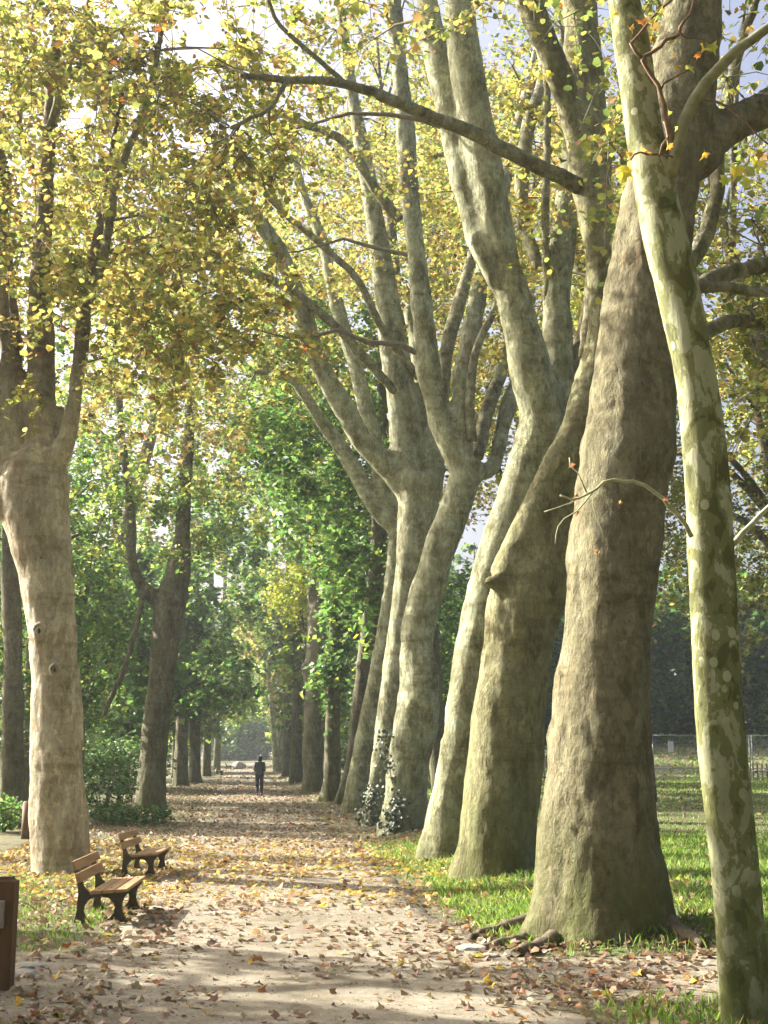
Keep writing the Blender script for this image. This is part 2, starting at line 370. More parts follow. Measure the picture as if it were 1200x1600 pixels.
def pick(pal, n, jit=.18):
    w = np.array([p[0] for p in pal]); c = np.array([p[1] for p in pal]); i = rng.choice(len(pal), n, p=w / w.sum())
    return np.clip(c[i] * (1 + rng.normal(0, jit, (n, 1))) * (1 + rng.normal(0, .07, (n, 3))), .004, .9)
PAL_Y = [(3.4, (.46, .41, .10)), (3.4, (.37, .37, .09)), (3.4, (.27, .30, .075)), (.8, (.40, .30, .08)), (.8, (.30, .22, .085)), (.25, (.40, .16, .04)), (.4, (.22, .16, .08)), (1.4, (.17, .215, .055))]
PAL_YG = [(3, (.29, .32, .075)), (3, (.20, .25, .06)), (2, (.40, .37, .09)), (.8, (.34, .24, .08)), (1.4, (.13, .19, .045)), (.5, (.26, .17, .08))]
PAL_O = [(3, (.38, .32, .09)), (2, (.32, .23, .09)), (2.8, (.28, .285, .075)), (1, (.25, .16, .08)), (2, (.42, .38, .10)), (2, (.18, .22, .055))]
PAL_G = [(4, (.09, .18, .04)), (3, (.12, .23, .045)), (2, (.065, .13, .035)), (1.4, (.21, .30, .055)), (.4, (.36, .37, .07))]
PAL_DG = [(4, (.05, .115, .028)), (3, (.07, .15, .033)), (1.4, (.12, .21, .04)), (.5, (.24, .28, .05))]
PAL_GY = [(4, (.12, .21, .045)), (3, (.20, .29, .055)), (2, (.30, .34, .06)), (1, (.40, .40, .08))]
PAL_D = [(4, (.29, .205, .13)), (2.4, (.38, .315, .225)), (3, (.20, .135, .082)), (.7, (.35, .18, .07)), (.6, (.42, .31, .11)), (1.6, (.13, .088, .056)), (.12, (.34, .12, .04))]
PAL_DY = [(4, (.52, .40, .10)), (3, (.50, .32, .11)), (2, (.42, .30, .17)), (1, (.34, .20, .10)), (1, (.56, .46, .14))]

# small leaf meshes shared by the leaves that are objects of their own
LEAF_MESH = {}
def leaf_meshes(key, pal, mat, curl):
    if key not in LEAF_MESH:
        r = []
        for k in range(10):
            me = leaf_cloud('leaf', np.zeros((1, 3)), np.eye(3)[None], np.ones(1), pick(pal, 1), 0, np.array([curl * rng.uniform(.5, 1.7)]))
            me.materials.append(mat); r.append(me)
        LEAF_MESH[key] = r
    return LEAF_MESH[key]
def leaf_obj(name, me, p, R, s, parent=None):
    o = bpy.data.objects.new(name, me); COL.objects.link(o)
    o.matrix_basis = Matrix.Translation(Vector(p)) @ Matrix(R.tolist()).to_4x4() @ Matrix.Scale(s, 4)
    if parent is not None: o.parent = parent
    return o

def infield(P, mx=260, my=320):
    x, y, d = project(P); return (x > -mx) & (x < 1200 + mx) & (y > -my) & (y < 1900) & (d > 1)

# ------------------------------------------------------------------ trees
def beam_gap(P):
    """clumps standing in the low sunbeams that reach the stems of the right-hand row"""
    H = np.array(P, float)
    for _ in range(3):
        t = (H[:, 0] - (pathx(H[:, 1]) + 2.3)) / TO_SUN[0]; H = H - TO_SUN * t[:, None]
    y, z = H[:, 1], H[:, 2]; g = np.zeros(len(P), bool)
    for a, b, z0, z1 in ((20.0, 22.2, 0, 9), (27.4, 29.2, 2.5, 9), (31.2, 33, 4, 10), (37, 38.6, 3, 9), (17.6, 18.6, 1, 6), (12.2, 13.2, 2, 6)): g |= (y > a) & (y < b) & (z > z0) & (z < z1)
    return g & (P[:, 0] < pathx(P[:, 1]) + 2)
def grow(root, base, skel, skr, blobs, pal, lod, lsize, per=70, mat='leaf', leaf_parts=0, key=None, keep_off=.3, spread=.75, up=.6, hang=.5, cull=None, name_twig=True):
    """fills ellipsoid blobs (centre, radii, clumps; world) with twigs and leaves grown from skeleton points"""
    C = []
    for c, r, n in blobs:
        q = rng.normal(size=(n, 3)); q /= np.linalg.norm(q, axis=1)[:, None]; q *= rng.uniform(.12, 1, (n, 1)) ** .45
        C.append(np.array(c) + q * np.array(r))
    C = np.concatenate(C); C = C[C[:, 2] > base[2] + .25]
    ok = infield(C) | (rng.random(len(C)) < keep_off); C = C[ok]
    if cull is not None: C = C[~cull(C)]
    C = C[~(beam_gap(C) & (rng.random(len(C)) < .8))]
    S = np.array(skel, float); SR = np.array(skr, float)
    d0 = np.min(np.linalg.norm(C[:, None] - S[None], axis=2), 1); C = C[np.argsort(d0)]
    tw = Soup(); LP, LN = [], []
    SL = [S]; RL = [SR]; nS = S; nR = SR
    for i, c in enumerate(C):
        if i % 12 == 0 and len(SL) > 1: nS = np.concatenate(SL); nR = np.concatenate(RL); SL = [nS]; RL = [nR]
        v = c - nS; dist = np.linalg.norm(v, axis=1); cost = dist + np.maximum(0, -v[:, 2]) * .8 + (nR < .012) * .6
        j = int(np.argmin(cost)); p0 = nS[j]; Ld = dist[j]
        if Ld > .15:
            k = max(3, int(Ld / .6)) if lod < 2 else max(2, int(Ld / 1.1)); t = np.linspace(0, 1, k + 1)[:, None]
            mid = (p0 + c) / 2 + np.array([0, 0, .16 * Ld]) + rng.normal(0, .07 * Ld, 3)
            P = (1 - t) ** 2 * p0 + 2 * t * (1 - t) * mid + t * t * c; P[1:-1] += rng.normal(0, .03 * min(Ld, 2), (k - 1, 3))
            r0 = min(nR[j] * .75, .010 + .013 * Ld); R = np.linspace(r0, .006, k + 1)
            tw.tube(P, R, 5 if r0 > .025 else 3, False); SL.append(P[1:]); RL.append(R[1:])
        for _ in range(int(rng.integers(3, 6))):
            d = rng.normal(size=3); d /= np.linalg.norm(d); d[2] -= .25; ln = spread * rng.uniform(.5, 1.25)
            t = np.linspace(0, 1, 5)[:, None]; P = c + d * ln * t + np.array([0, 0, -.45 * ln]) * t * t
            if lod < 2: tw.tube(P[::2], np.linspace(.009, .004, 3), 3, False)
            m = int(per / 4 * rng.uniform(.6, 1.4)); tt = rng.random(m) ** .8
            Q = c + d * ln * tt[:, None] + np.array([0, 0, -.45 * ln]) * (tt ** 2)[:, None] + rng.normal(0, .09 * spread / .75, (m, 3))
            LP.append(Q)
    LP = np.concatenate(LP); LP = LP[~(beam_gap(LP) & (rng.random(len(LP)) < .6))]
    if cull is not None: LP = LP[~cull(LP)]
    n = len(LP); R = leaf_frames(n, up, hang); Sz = lsize * rng.uniform(.5, 1.45, n); Cc = pick(pal, n)
    # leaves of one spray share a tone
    tone = 1 + .22 * n2(LP[:, 0] * 1.1 + LP[:, 2], LP[:, 1] * 1.1 - LP[:, 2] * .6, 51); Cc = np.clip(Cc * tone[:, None], .004, .9)
    tm = link('twig_mass', tw.mesh('twig_mass'), M['twig'], root); tm.matrix_parent_inverse = Matrix.Translation(-Vector(base)); tag(tm, kind='stuff')
    solo = np.zeros(n, bool)
    if leaf_parts:
        px, py, dd = project(LP); vis = (px > 0) & (px < 1200) & (py > 0) & (py < 1500)
        idx = np.where(vis)[0]; idx = idx[np.argsort(dd[idx])][:leaf_parts * 3]
        idx = rng.choice(idx, min(leaf_parts, len(idx)), replace=False); solo[idx] = True
        ms = leaf_meshes(key or 'y', pal, M[mat], 1.0)
        for i in idx: leaf_obj('leaf', ms[int(rng.integers(10))], LP[i] - base, R[i], Sz[i], root)
    k = ~solo
    cr = link('crown', leaf_cloud('crown', LP[k] - base, R[k], Sz[k], Cc[k], lod), M[mat], root); tag(cr, kind='stuff')
    return n

def trunk_mesh(limbs, base, voxel, lobes=5, flare=.22, lump=.03, rough=.012, seed=0, bulge=None):
    """limbs: list of (points, radii) in world space; fused by voxel remeshing, then roughened"""
    s = Soup()
    for P, R in limbs: s.tube(P, R, 20)
    me = s.mesh('t', False)
    me = evaluated(me, [('REMESH', dict(mode='VOXEL', voxel_size=voxel, use_smooth_shade=True)), ('SMOOTH', dict(factor=.5, iterations=7))])
    n = len(me.vertices); V = np.zeros(n * 3, np.float32); me.vertices.foreach_get('co', V); V = V.reshape(-1, 3).astype(float)
    Nn = np.zeros(n * 3, np.float32); me.vertices.foreach_get('normal', Nn); Nn = Nn.reshape(-1, 3).astype(float)
    sq = V * np.array([1, 1, .45])
    d = lump * vnoise(V * 1.3, seed) + lump * .5 * vnoise(V * 3.1, seed + 1) + rough * vnoise(sq * 9, seed + 2) + rough * .7 * vnoise(sq * 21, seed + 3)
    rel = V - base; ang = np.arctan2(rel[:, 1], rel[:, 0]); z = rel[:, 2]
    lob = np.cos(ang * lobes + seed) * .5 + .5; lob = lob * (.6 + .4 * np.cos(ang * 2 + seed * 1.7))
    horiz = Nn * np.array([1, 1, .15])
    V = V + Nn * d[:, None] + horiz * (flare * lob * np.exp(-np.maximum(z, 0) / .32) * (z < 1.6))[:, None]
    # long shallow flutes up the stem
    V = V + horiz * (.02 * np.cos(ang * 3 + seed + 1.5 * np.sin(z * .5)) * sstep(6, 2, z))[:, None]
    V -= base; me.vertices.foreach_set('co', V.astype(np.float32).ravel())
    me.polygons.foreach_set('use_smooth', np.ones(len(me.polygons), bool)); me.update(); return me

def px_limb(nodes, D, step=.12, ext=None):
    """nodes (px, py, width_px[, depth offset]) -> world spline and radii"""
    P = [at(a[0], a[1], D + (a[3] if len(a) > 3 else 0)) for a in nodes]
    R = [a[2] / 2 * mpp(a[0], a[1], D + (a[3] if len(a) > 3 else 0)) for a in nodes]
    if ext:                                                            # carry on above the frame
        d = P[-1] - P[-2]; d = d / np.linalg.norm(d)
        for k in range(1, 4): P.append(P[-1] + (d + np.array([0, 0, .35])) / 1.2 * ext / 3 + rng.normal(0, .15, 3)); R.append(R[-1] * .72)
    return spline(P, R, step)

def plane_tree(name, label, basepx, trunk, limbs, mat, blobs, D=None, voxel=.045, twigs=(), lobes=5, flare=.2, lump=.03, rough=.012, twig_mat='limb',
               seed=0, pal=PAL_Y, lod=1, lsize=.1, per=70, leaf_parts=0, key=None, group='plane trees lining the avenue', cat='tree', mat_leaf='leaf', keep_off=.3, spread=.75, hang=.5):
    b = onground(*basepx); D = b[1] if D is None else D
    root = empty(name, b); tag(root, label, cat, group)
    fused = []; tn = [(trunk[0][0], trunk[0][1], trunk[0][2] * 1.02)] + list(trunk)
    P, R = px_limb(trunk, D); P = np.concatenate([[P[0] - np.array([0, 0, .25])], P]); R = np.concatenate([[R[0] * 1.06], R]); fused.append((P, R))
    skel, skr = [P[len(P) // 2:]], [R[len(P) // 2:]]
    for l in limbs:
        ext = None
        if isinstance(l, dict): ext = l.get('ext'); l = l['n']
        P, R = px_limb(l, D, ext=ext); fused.append((P, R)); skel.append(P); skr.append(R)
    link('trunk', trunk_mesh(fused, b, voxel, lobes, flare, lump, rough, seed), M[mat], root)
    for l in twigs:                                                     # slimmer boughs kept as parts of their own
        ext = None
        if isinstance(l, dict): ext = l.get('ext'); l = l['n']
        P, R = px_limb(l, D, .15, ext); P[1:-1] += rng.normal(0, .008, (len(P) - 2, 3))
        V, Q, T = tube(P - b, R * (1 + .06 * vnoise(P * 3, 5)), 10); link('bough', npmesh('bough', V, [Q, T], smooth=True), M[twig_mat], root)
        skel.append(P); skr.append(R)
    skel = np.concatenate(skel); skr = np.concatenate(skr)
    if blobs: grow(root, b, skel[::2], skr[::2], [((b[0] + c[0], b[1] + c[1], c[2]), r, n) for c, r, n in blobs], pal, lod, lsize, per, mat_leaf, leaf_parts, key, keep_off, spread, hang=hang)
    return root, b
def edges(rows): return [((a + b) / 2, y, b - a) for y, a, b in rows]

# ---- right row, one by one as traced from the photograph
plane_tree('plane_tree', 'massive brown plane tree with flared mossy foot and exposed roots beside the gravel', (948, 1452),
    edges([(1450, 838, 1058), (1400, 842, 1048), (1350, 845, 1038), (1300, 848, 1030), (1200, 858, 1022), (1100, 868, 1018), (1000, 876, 1022), (900, 885, 1030), (800, 897, 1040),
           (700, 908, 1052), (600, 922, 1060), (500, 938, 1067), (400, 955, 1077), (300, 976, 1092), (200, 1000, 1112), (100, 1020, 1125), (0, 1032, 1130), (-150, 1045, 1125), (-350, 1060, 1120)]),
    [[(1085, 260, 70), (1130, 205, 62, .1), (1200, 170, 60, .2), (1300, 110, 52, .4), (1420, 20, 44, .6)], [(1070, -100, 60), (1000, -260, 50, -.3), (930, -430, 42, -.6)]],
    'bark_big', [((2.6, 1.8, 9.6), (2.4, 2.4, 3.4), 84), ((3.8, 3, 6.6), (2.0, 2.4, 1.9), 40), ((-.6, .6, 13.5), (4.2, 4, 3), 70)], voxel=.05, lobes=5, flare=.15, lump=.03, rough=.018, seed=3,
    twigs=[[(1075, 460, 24, .2), (1120, 432, 26, .8), (1200, 412, 24, 1.5), (1290, 395, 18, 2)], [(1075, 450, 20, .1), (1130, 448, 17, .3), (1210, 457, 15, .6), (1330, 455, 11, 1)],
           [(1070, 420, 26, .3), (1100, 375, 28, .5), (1120, 300, 24, .7), (1124, 230, 20, .9), (1150, 100, 16, 1.1), (1185, -10, 12, 1.3)],
           [(1060, 545, 26, .3), (1110, 515, 24, 1), (1165, 500, 22, 1.6), (1230, 520, 16, 2)]],
    lod=1, lsize=.072, per=60, leaf_parts=220, key='t1', pal=PAL_YG)
plane_tree('plane_tree', 'olive-barked plane tree forked at head height with a broken stub, beside the massive trunk', (772, 1366),
    edges([(1366, 706, 840), (1340, 712, 838), (1300, 716, 838), (1200, 728, 845), (1100, 742, 852), (1000, 757, 864), (940, 764, 880), (880, 785, 905), (820, 820, 925), (760, 850, 935)]) + [(905, 690, 62, .2), (925, 590, 55, .3), (960, 450, 50, .6)],
    [[(800, 905, 70, -.1), (835, 815, 62, -.25), (870, 740, 58, -.3), (905, 670, 52, -.3), (928, 590, 48, -.3), (944, 490, 48, -.3), (938, 390, 50, -.3), (925, 300, 62, -.3), (920, 230, 70, -.3), (912, 120, 62, -.3), (906, 0, 56, -.3), (900, -150, 48, -.3), (890, -350, 40, -.3)],
     [(922, 260, 46, -.3), (895, 180, 46, -.5), (862, 90, 44, -.8), (825, 0, 42, -1.0), (790, -100, 36, -1.2), (740, -260, 30, -1.6)], [(790, 915, 30, -.3), (768, 908, 20, -.42), (760, 912, 13, -.48)]],
    'bark_olive', [((-4.8, -.9, 10.6), (2.0, 2.2, 1.8), 34), ((2.4, 3.2, 12.6), (2.2, 1.6, 3.6), 34), ((-.5, 0, 16), (4, 3.6, 2.2), 60)], voxel=.055, lobes=6, flare=.08, rough=.014, seed=11,
    twigs=[[(905, 292, 26, -.45), (830, 255, 25, -.7), (750, 213, 23, -.9), (680, 184, 20, -1.1), (610, 156, 18, -1.3), (540, 131, 15, -1.5), (450, 124, 12, -1.8), (375, 118, 9, -2.1)],
           [(540, 131, 9, -1.5), (500, 95, 8, -1.6), (440, 40, 7, -1.8), (400, -40, 6, -2)], [(450, 124, 8, -1.8), (420, 170, 7, -2), (360, 200, 6, -2.2)],
           [(915, 560, 24, .4), (922, 480, 20, .6), (930, 380, 16, .9)]],
    lod=1, lsize=.07, per=66, leaf_parts=260, key='t2', pal=PAL_Y, spread=.6)
plane_tree('plane_tree', 'slanting plane tree with a sunlit edge and tall twin pale stems leaning over the path', (692, 1341),
    edges([(1341, 650, 738), (1300, 662, 738), (1200, 684, 752), (1100, 697, 765), (1000, 714, 782), (900, 737, 806), (800, 768, 842), (740, 786, 866), (690, 802, 884)]),
    [{'n': [(845, 690, 84), (846, 640, 74, -.1), (832, 590, 68, -.2), (812, 500, 58, -.3), (784, 400, 55, -.4), (766, 300, 55, -.5), (746, 200, 55, -.6), (728, 100, 52, -.7), (716, 0, 48, -.8), (706, -120, 42, -1), (690, -300, 34, -1.2)]},
     [(872, 640, 50, .2), (872, 540, 46, .3), (870, 450, 46, .4), (882, 350, 42, .5), (896, 240, 36, .6), (905, 120, 28, .7), (905, -40, 22, .8)],
     [(790, 440, 46, -.3), (752, 385, 44, -.3), (732, 310, 44, -.25), (714, 230, 44, -.2), (694, 140, 42, -.1), (676, 60, 40, 0), (664, -20, 36, .1), (650, -150, 30, .2)], [(772, 450, 20, -.45), (745, 385, 26, -.45), (735, 368, 18, -.5)]],
    'bark_grey', [((-1.4, 3.0, 14.6), (3.4, 1.8, 2.6), 26), ((-5.4, .2, 12.4), (2.2, 2.4, 3.0), 34), ((2.6, 3, 13), (2.4, 2, 4), 40)], voxel=.07, lobes=4, flare=.06, seed=23,
    twigs=[[(880, 620, 30, .2), (902, 560, 26, .5), (918, 490, 22, .8), (925, 420, 16, 1.1)], [(855, 470, 12, .3), (852, 330, 13, .2), (856, 180, 12, .3), (850, 60, 10, .4)],
           [(845, 420, 20, .5), (815, 330, 22, .8), (825, 200, 22, 1.2), (850, 110, 18, 1.6), (830, -20, 14, 2)]],
    lod=1, lsize=.07, per=66, leaf_parts=200, key='t3', pal=PAL_Y, spread=.6)
plane_tree('plane_tree', 'bulging crooked plane tree with mossy foot and several upright stems from one fork', (628, 1299),
    edges([(1299, 588, 664), (1250, 597, 665), (1200, 604, 668), (1150, 611, 678), (1100, 620, 688), (1060, 624, 686), (1000, 627, 676), (950, 635, 684), (900, 648, 700), (850, 663, 718), (800, 683, 735), (750, 700, 752), (715, 706, 758)]),
    [[(722, 735, 46), (704, 690, 42), (686, 650, 38), (672, 600, 37, -.1), (661, 500, 34, -.2), (651, 400, 32, -.3), (640, 300, 31, -.4), (632, 200, 30, -.5), (624, 100, 28, -.6), (615, 0, 26, -.7), (600, -160, 22, -.8)],
     [(725, 720, 38), (718, 650, 30), (722, 590, 29, .1), (735, 530, 28, .2), (745, 470, 28, .3), (757, 420, 26, .4), (775, 340, 24, .5), (800, 240, 22, .6), (830, 120, 18, .8), (850, 0, 14, 1)],
     [(742, 735, 34), (765, 735, 30, .2), (780, 700, 24, .5), (792, 640, 24, .9), (806, 590, 18, 1.2), (830, 500, 14, 1.6)]],
    'bark_grey', [((-1.4, 3.4, 17.5), (4.0, 2.2, 4), 34), ((-5.8, -.6, 14), (2.6, 3, 4.0), 38), ((3.2, 3, 15), (3.4, 2.5, 5), 60)], voxel=.065, lobes=5, flare=.06, lump=.05, seed=31,
    twigs=[[(738, 690, 16, -.2), (734, 620, 15, -.3), (745, 545, 13, -.3), (770, 490, 11, -.2), (790, 430, 8, 0)], [(745, 715, 22, .3), (762, 640, 22, .7), (785, 575, 20, 1.1), (800, 480, 15, 1.5)],
           [(692, 640, 20, .5), (695, 560, 22, .8), (715, 480, 22, 1.1), (735, 410, 16, 1.5), (760, 300, 12, 2)]],
    lod=1, lsize=.08, per=58, pal=PAL_Y, leaf_parts=120, key='t4')
plane_tree('plane_tree', 'straight plane tree with ivy at its foot and a long limb arching over the path', (585, 1288),
    edges([(1288, 562, 610), (1240, 572, 612), (1200, 579, 616), (1100, 591, 632), (1000, 604, 650), (900, 616, 664), (800, 621, 684), (745, 618, 694)]),
    [[(640, 760, 50), (605, 728, 40, -.1), (572, 695, 36, -.2), (538, 640, 34, -.4), (505, 580, 33, -.6), (482, 520, 32, -.8), (468, 470, 30, -1), (440, 400, 28, -1.2), (400, 340, 25, -1.4), (350, 285, 20, -1.6)],
     [(640, 745, 56), (634, 690, 52), (628, 620, 50), (614, 540, 44), (602, 450, 38), (590, 370, 33), (576, 290, 28), (562, 210, 24), (548, 130, 20), (530, 0, 16), (510, -150, 12)],
     [(672, 745, 44), (674, 690, 36, .2), (668, 640, 30, .3), (660, 590, 26, .4), (640, 480, 22, .6)], [(622, 740, 24, .3), (617, 690, 16, .35), (612, 678, 12, .35)]],
    'bark_grey', [((-6, -1, 14), (3.0, 3.2, 4.0), 46), ((-5.6, -2, 10.2), (2.4, 3.0, 1.6), 16), ((.5, 3.4, 19), (4, 2.4, 5), 50)], voxel=.07, lobes=4, flare=.06, seed=43,
    twigs=[[(618, 612, 14, -.3), (570, 560, 15, -.6), (530, 515, 15, -.9), (470, 465, 14, -1.2), (410, 432, 13, -1.5), (340, 418, 11, -1.8), (280, 420, 8, -2)],
           [(655, 590, 13, -.2), (600, 520, 13, -.6), (560, 440, 12, -.9), (500, 380, 11, -1.2), (430, 320, 9, -1.5), (390, 260, 7, -1.7)],
           [(625, 345, 17, -.2), (590, 300, 17, -.5), (540, 225, 16, -.8), (505, 205, 13, -1), (440, 180, 10, -1.3), (380, 150, 8, -1.5)]],
    lod=1, lsize=.08, per=58, pal=PAL_O)
plane_tree('plane_tree', 'slim leaning plane tree behind the ivy-footed one, splitting high into two left-leaning limbs', (550, 1269),
    edges([(1269, 533, 577), (1200, 547, 583), (1100, 566, 601), (1000, 586, 618), (900, 601, 630), (830, 606, 634), (800, 600, 632)]),
    [[(612, 815, 34), (590, 795, 30), (560, 745, 26), (530, 695, 24), (500, 655, 22, -.3), (478, 620, 19, -.6), (450, 590, 15, -.9), (400, 580, 10, -1.2)],
     [(614, 815, 34), (602, 770, 30), (588, 700, 27), (570, 630, 26), (552, 560, 25), (536, 510, 23), (522, 460, 21), (505, 380, 18), (470, 290, 14), (450, 180, 10)],
     [(618, 800, 22), (624, 700, 18, .3), (618, 560, 14, .6), (610, 400, 10, .8)]],
    'bark_grey', [((-4, 3, 17), (5, 3, 5), 80), ((-6, 0, 12.5), (3, 3, 2.6), 40), ((2, 3.5, 20), (4, 2.6, 5), 60)], voxel=.07, lobes=4, flare=.1, seed=53, lod=1, lsize=.10, per=52, pal=PAL_O)
plane_tree('plane_tree', 'dark upright trunk wedged behind the slim leaning plane tree, crown of green leaves', (533, 1256),
    edges([(1256, 523, 548), (1200, 538, 562), (1100, 550, 575), (1000, 560, 588), (900, 573, 600), (820, 580, 606), (740, 585, 606), (650, 588, 604), (500, 590, 602)]), [], 'bark_dark',
    [((0, 0, 14), (4.5, 4.5, 5), 110), ((1.2, 0, 8.5), (2.2, 3, 2.2), 40)], voxel=.075, seed=61, lod=2, lsize=.18, per=72, pal=PAL_G, mat_leaf='green', spread=1.0, group='trees of the right-hand row')
plane_tree('ivy_clad_tree', 'straight greenish trunk clad in climbing ivy above a sunlit tuft of grass', (517, 1251),
    edges([(1251, 503, 534), (1200, 506, 532), (1100, 508, 532), (1000, 513, 536), (900, 518, 540), (800, 522, 540), (650, 520, 534), (500, 515, 526)]), [], 'bark_dark',
    [((.1, -.2, 6.0), (.75, .75, 2.6), 26), ((0, 0, 14), (4.5, 4.5, 5), 100), ((.8, 0, 9), (1.6, 2, 2), 30)], voxel=.075, seed=67, lod=2, lsize=.18, per=72, pal=PAL_G, mat_leaf='green', spread=1.0, group='trees of the right-hand row')
plane_tree('pollard_tree', 'knobbly grey pollard trunk with a cut-off head and one thin upright shoot', (488, 1239),
    edges([(1239, 470, 508), (1200, 474, 504), (1150, 475, 504), (1100, 475, 505), (1040, 476, 512), (1000, 482, 518), (950, 482, 522), (925, 486, 522)]),
    [[(508, 950, 26), (513, 900, 20), (516, 860, 14), (520, 780, 10), (524, 650, 8)], [(490, 940, 16, -.2), (486, 920, 15, -.25), (494, 905, 9, -.2)], [(478, 1045, 14, -.2), (474, 1038, 10, -.3)]], 'bark_dark',
    [((0, 0, 16), (4.5, 4.5, 5), 90)], voxel=.075, lump=.09, seed=71, lod=2, lsize=.2, per=72, pal=PAL_GY, mat_leaf='green', spread=1.0, group='trees of the right-hand row')
for k, (bx, by, w, tx, ty, lab) in enumerate([(462, 1223, 22, 468, 900, 'dark short-looking trunk just past the knobbly pollard'), (449, 1213, 18, 452, 900, 'grey trunk between the dark trunk and the pale far trunks of the right-hand row'),
        (440, 1205, 15, 430, 880, 'pale far trunk of the right-hand row, nearly straight'), (432, 1200, 11, 418, 1030, 'thin pale trunk leaning over the path at the far end of the right-hand row')]):
    plane_tree('avenue_tree', lab, (bx, by), [(bx, by, w), (bx + (tx - bx) * .3, by + (ty - by) * .3, w * .8), (bx + (tx - bx) * .7, by + (ty - by) * .7, w * .75), (tx, ty, w * .6), (tx + (tx - bx) * .3, ty - 150, w * .4)], [],
        'bark_dark' if k < 2 else 'bark_grey', [((0, 0, 15), (5, 5, 6), 70), ((1.5, 0, 7.5), (2.5, 3, 2), 16)], voxel=.12, seed=80 + k, lod=2, lsize=.28, per=60, spread=1.1, pal=[PAL_G, PAL_GY, PAL_YG, PAL_O][k], mat_leaf='green', group='trees of the right-hand row')

# ---- left row
plane_tree('plane_tree', 'pale cream plane trunk with two knot scars, parting into upright stems, behind the benches', (97, 1364),
    edges([(1364, 48, 148), (1330, 50, 140), (1300, 50, 137), (1200, 48, 130), (1100, 50, 127), (1000, 45, 120), (900, 31, 116), (850, 18, 112), (800, 4, 109), (755, -6, 107), (725, 8, 100), (705, 26, 88)]),
    [[(20, 800, 60), (-4, 740, 50), (-18, 690, 46), (-30, 600, 40), (-40, 500, 36)], [(26, 780, 60, .1), (20, 710, 54, .1), (18, 640, 46, .1), (17, 600, 41, .1), (16, 540, 37, .1), (8, 440, 33), (0, 330, 28), (-10, 180, 24), (-20, 0, 20)],
     [(70, 740, 66), (66, 680, 50), (64, 620, 44), (64, 540, 42), (63, 460, 38), (66, 380, 30, .2), (72, 280, 25, .3), (80, 160, 21, .4), (92, 40, 18, .5), (110, -100, 14, .6)],
     [(92, 720, 34, -.2), (108, 672, 28, -.25), (119, 610, 25, -.25), (127, 540, 22, -.2), (135, 470, 20, -.1), (148, 400, 17), (158, 330, 14), (172, 250, 10), (190, 150, 8)], [(85, 720, 30, .2), (94, 650, 18, .3), (91, 635, 15, .3)],
     [(65, 990, 28, -.32), (62, 990, 22, -.42)], [(86, 1045, 22, -.34), (86, 1045, 17, -.42)]],
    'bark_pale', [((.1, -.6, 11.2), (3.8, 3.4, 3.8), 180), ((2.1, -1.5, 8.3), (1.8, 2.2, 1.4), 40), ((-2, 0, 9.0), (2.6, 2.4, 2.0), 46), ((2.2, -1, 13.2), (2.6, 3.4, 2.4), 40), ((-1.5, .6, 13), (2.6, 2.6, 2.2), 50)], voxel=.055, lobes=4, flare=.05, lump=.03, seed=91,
    twigs=[[(135, 480, 14), (150, 440, 15), (162, 400, 15, -.1), (175, 330, 14, -.2), (190, 260, 12, -.3), (222, 185, 11, -.4), (240, 120, 9, -.5), (258, 0, 7, -.6)],
           [(75, 300, 12, .3), (40, 240, 10, .2), (30, 120, 9, .1), (60, 0, 8, 0)], [(105, 0, 16, .5), (70, 150, 0.1, .5)][:0] or [(78, 200, 14, .3), (105, 110, 12, .2), (140, 0, 9, .1)]],
    lod=1, lsize=.07, per=76, leaf_parts=300, key='l1', pal=PAL_Y, hang=.7, spread=.6)
plane_tree('plane_tree', 'grey plane trunk with a Y fork and hollow, standing alone past the benches', (238, 1264),
    edges([(1264, 210, 262), (1230, 214, 260), (1200, 217, 261), (1150, 221, 264), (1100, 228, 268), (1050, 233, 274), (1000, 237, 283), (950, 240, 290), (900, 256, 297), (860, 268, 298)]),
    [[(258, 950, 34), (236, 930, 24, -.1), (216, 905, 20, -.15), (206, 870, 18), (205, 820, 17), (200, 760, 15), (190, 680, 13), (180, 560, 10)], [(283, 870, 30), (286, 820, 25), (290, 750, 22), (296, 660, 18), (305, 560, 15), (320, 440, 11)],
     [(262, 920, 30), (274, 880, 14, -.3), (277, 862, 10, -.3)], [(212, 905, 14, -.2), (205, 890, 11, -.3), (203, 878, 9, -.3)]],
    'bark_dark', [((-.5, 0, 15), (4.8, 4.5, 5.2), 130), ((.5, -1, 9.6), (3, 3, 1.8), 40)], voxel=.07, lobes=4, flare=.06, seed=97,
    twigs=[[(224, 925, 9, -.3), (214, 975, 9, -.5), (196, 1040, 9, -.7), (178, 1080, 8, -.8), (163, 1118, 7, -.8)]], lod=2, lsize=.13, per=62, pal=PAL_GY, mat_leaf='green', twig_mat='bark_dark')
for k, (bx, by, w, tx, ty, lab) in enumerate([(282, 1229, 24, 290, 850, 'dark trunk half sunk in leaves past the Y-forked plane tree'), (304, 1223, 20, 306, 850, 'dark trunk beside the white slatted piece on the left'),
        (322, 1213, 15, 330, 900, 'greyish trunk behind the far benches'), (338, 1204, 12, 352, 900, 'farthest pale trunk of the left-hand row leaning to the right')]):
    plane_tree('avenue_tree', lab, (bx, by), [(bx, by, w), (bx + (tx - bx) * .3, by + (ty - by) * .3, w * .8), (bx + (tx - bx) * .7, by + (ty - by) * .7, w * .7), (tx, ty, w * .6), (tx + (tx - bx) * .4, ty - 150, w * .4)], [],
        'bark_dark', [((0, 0, 14), (5, 5, 6.2), 80), ((1.5, -1, 6.6), (3, 3, 2), 24)], voxel=.12, seed=110 + k, lod=2, lsize=.26, per=60, spread=1.1, pal=[PAL_G, PAL_G, PAL_GY, PAL_GY][k], mat_leaf='green', group='trees of the left-hand row')

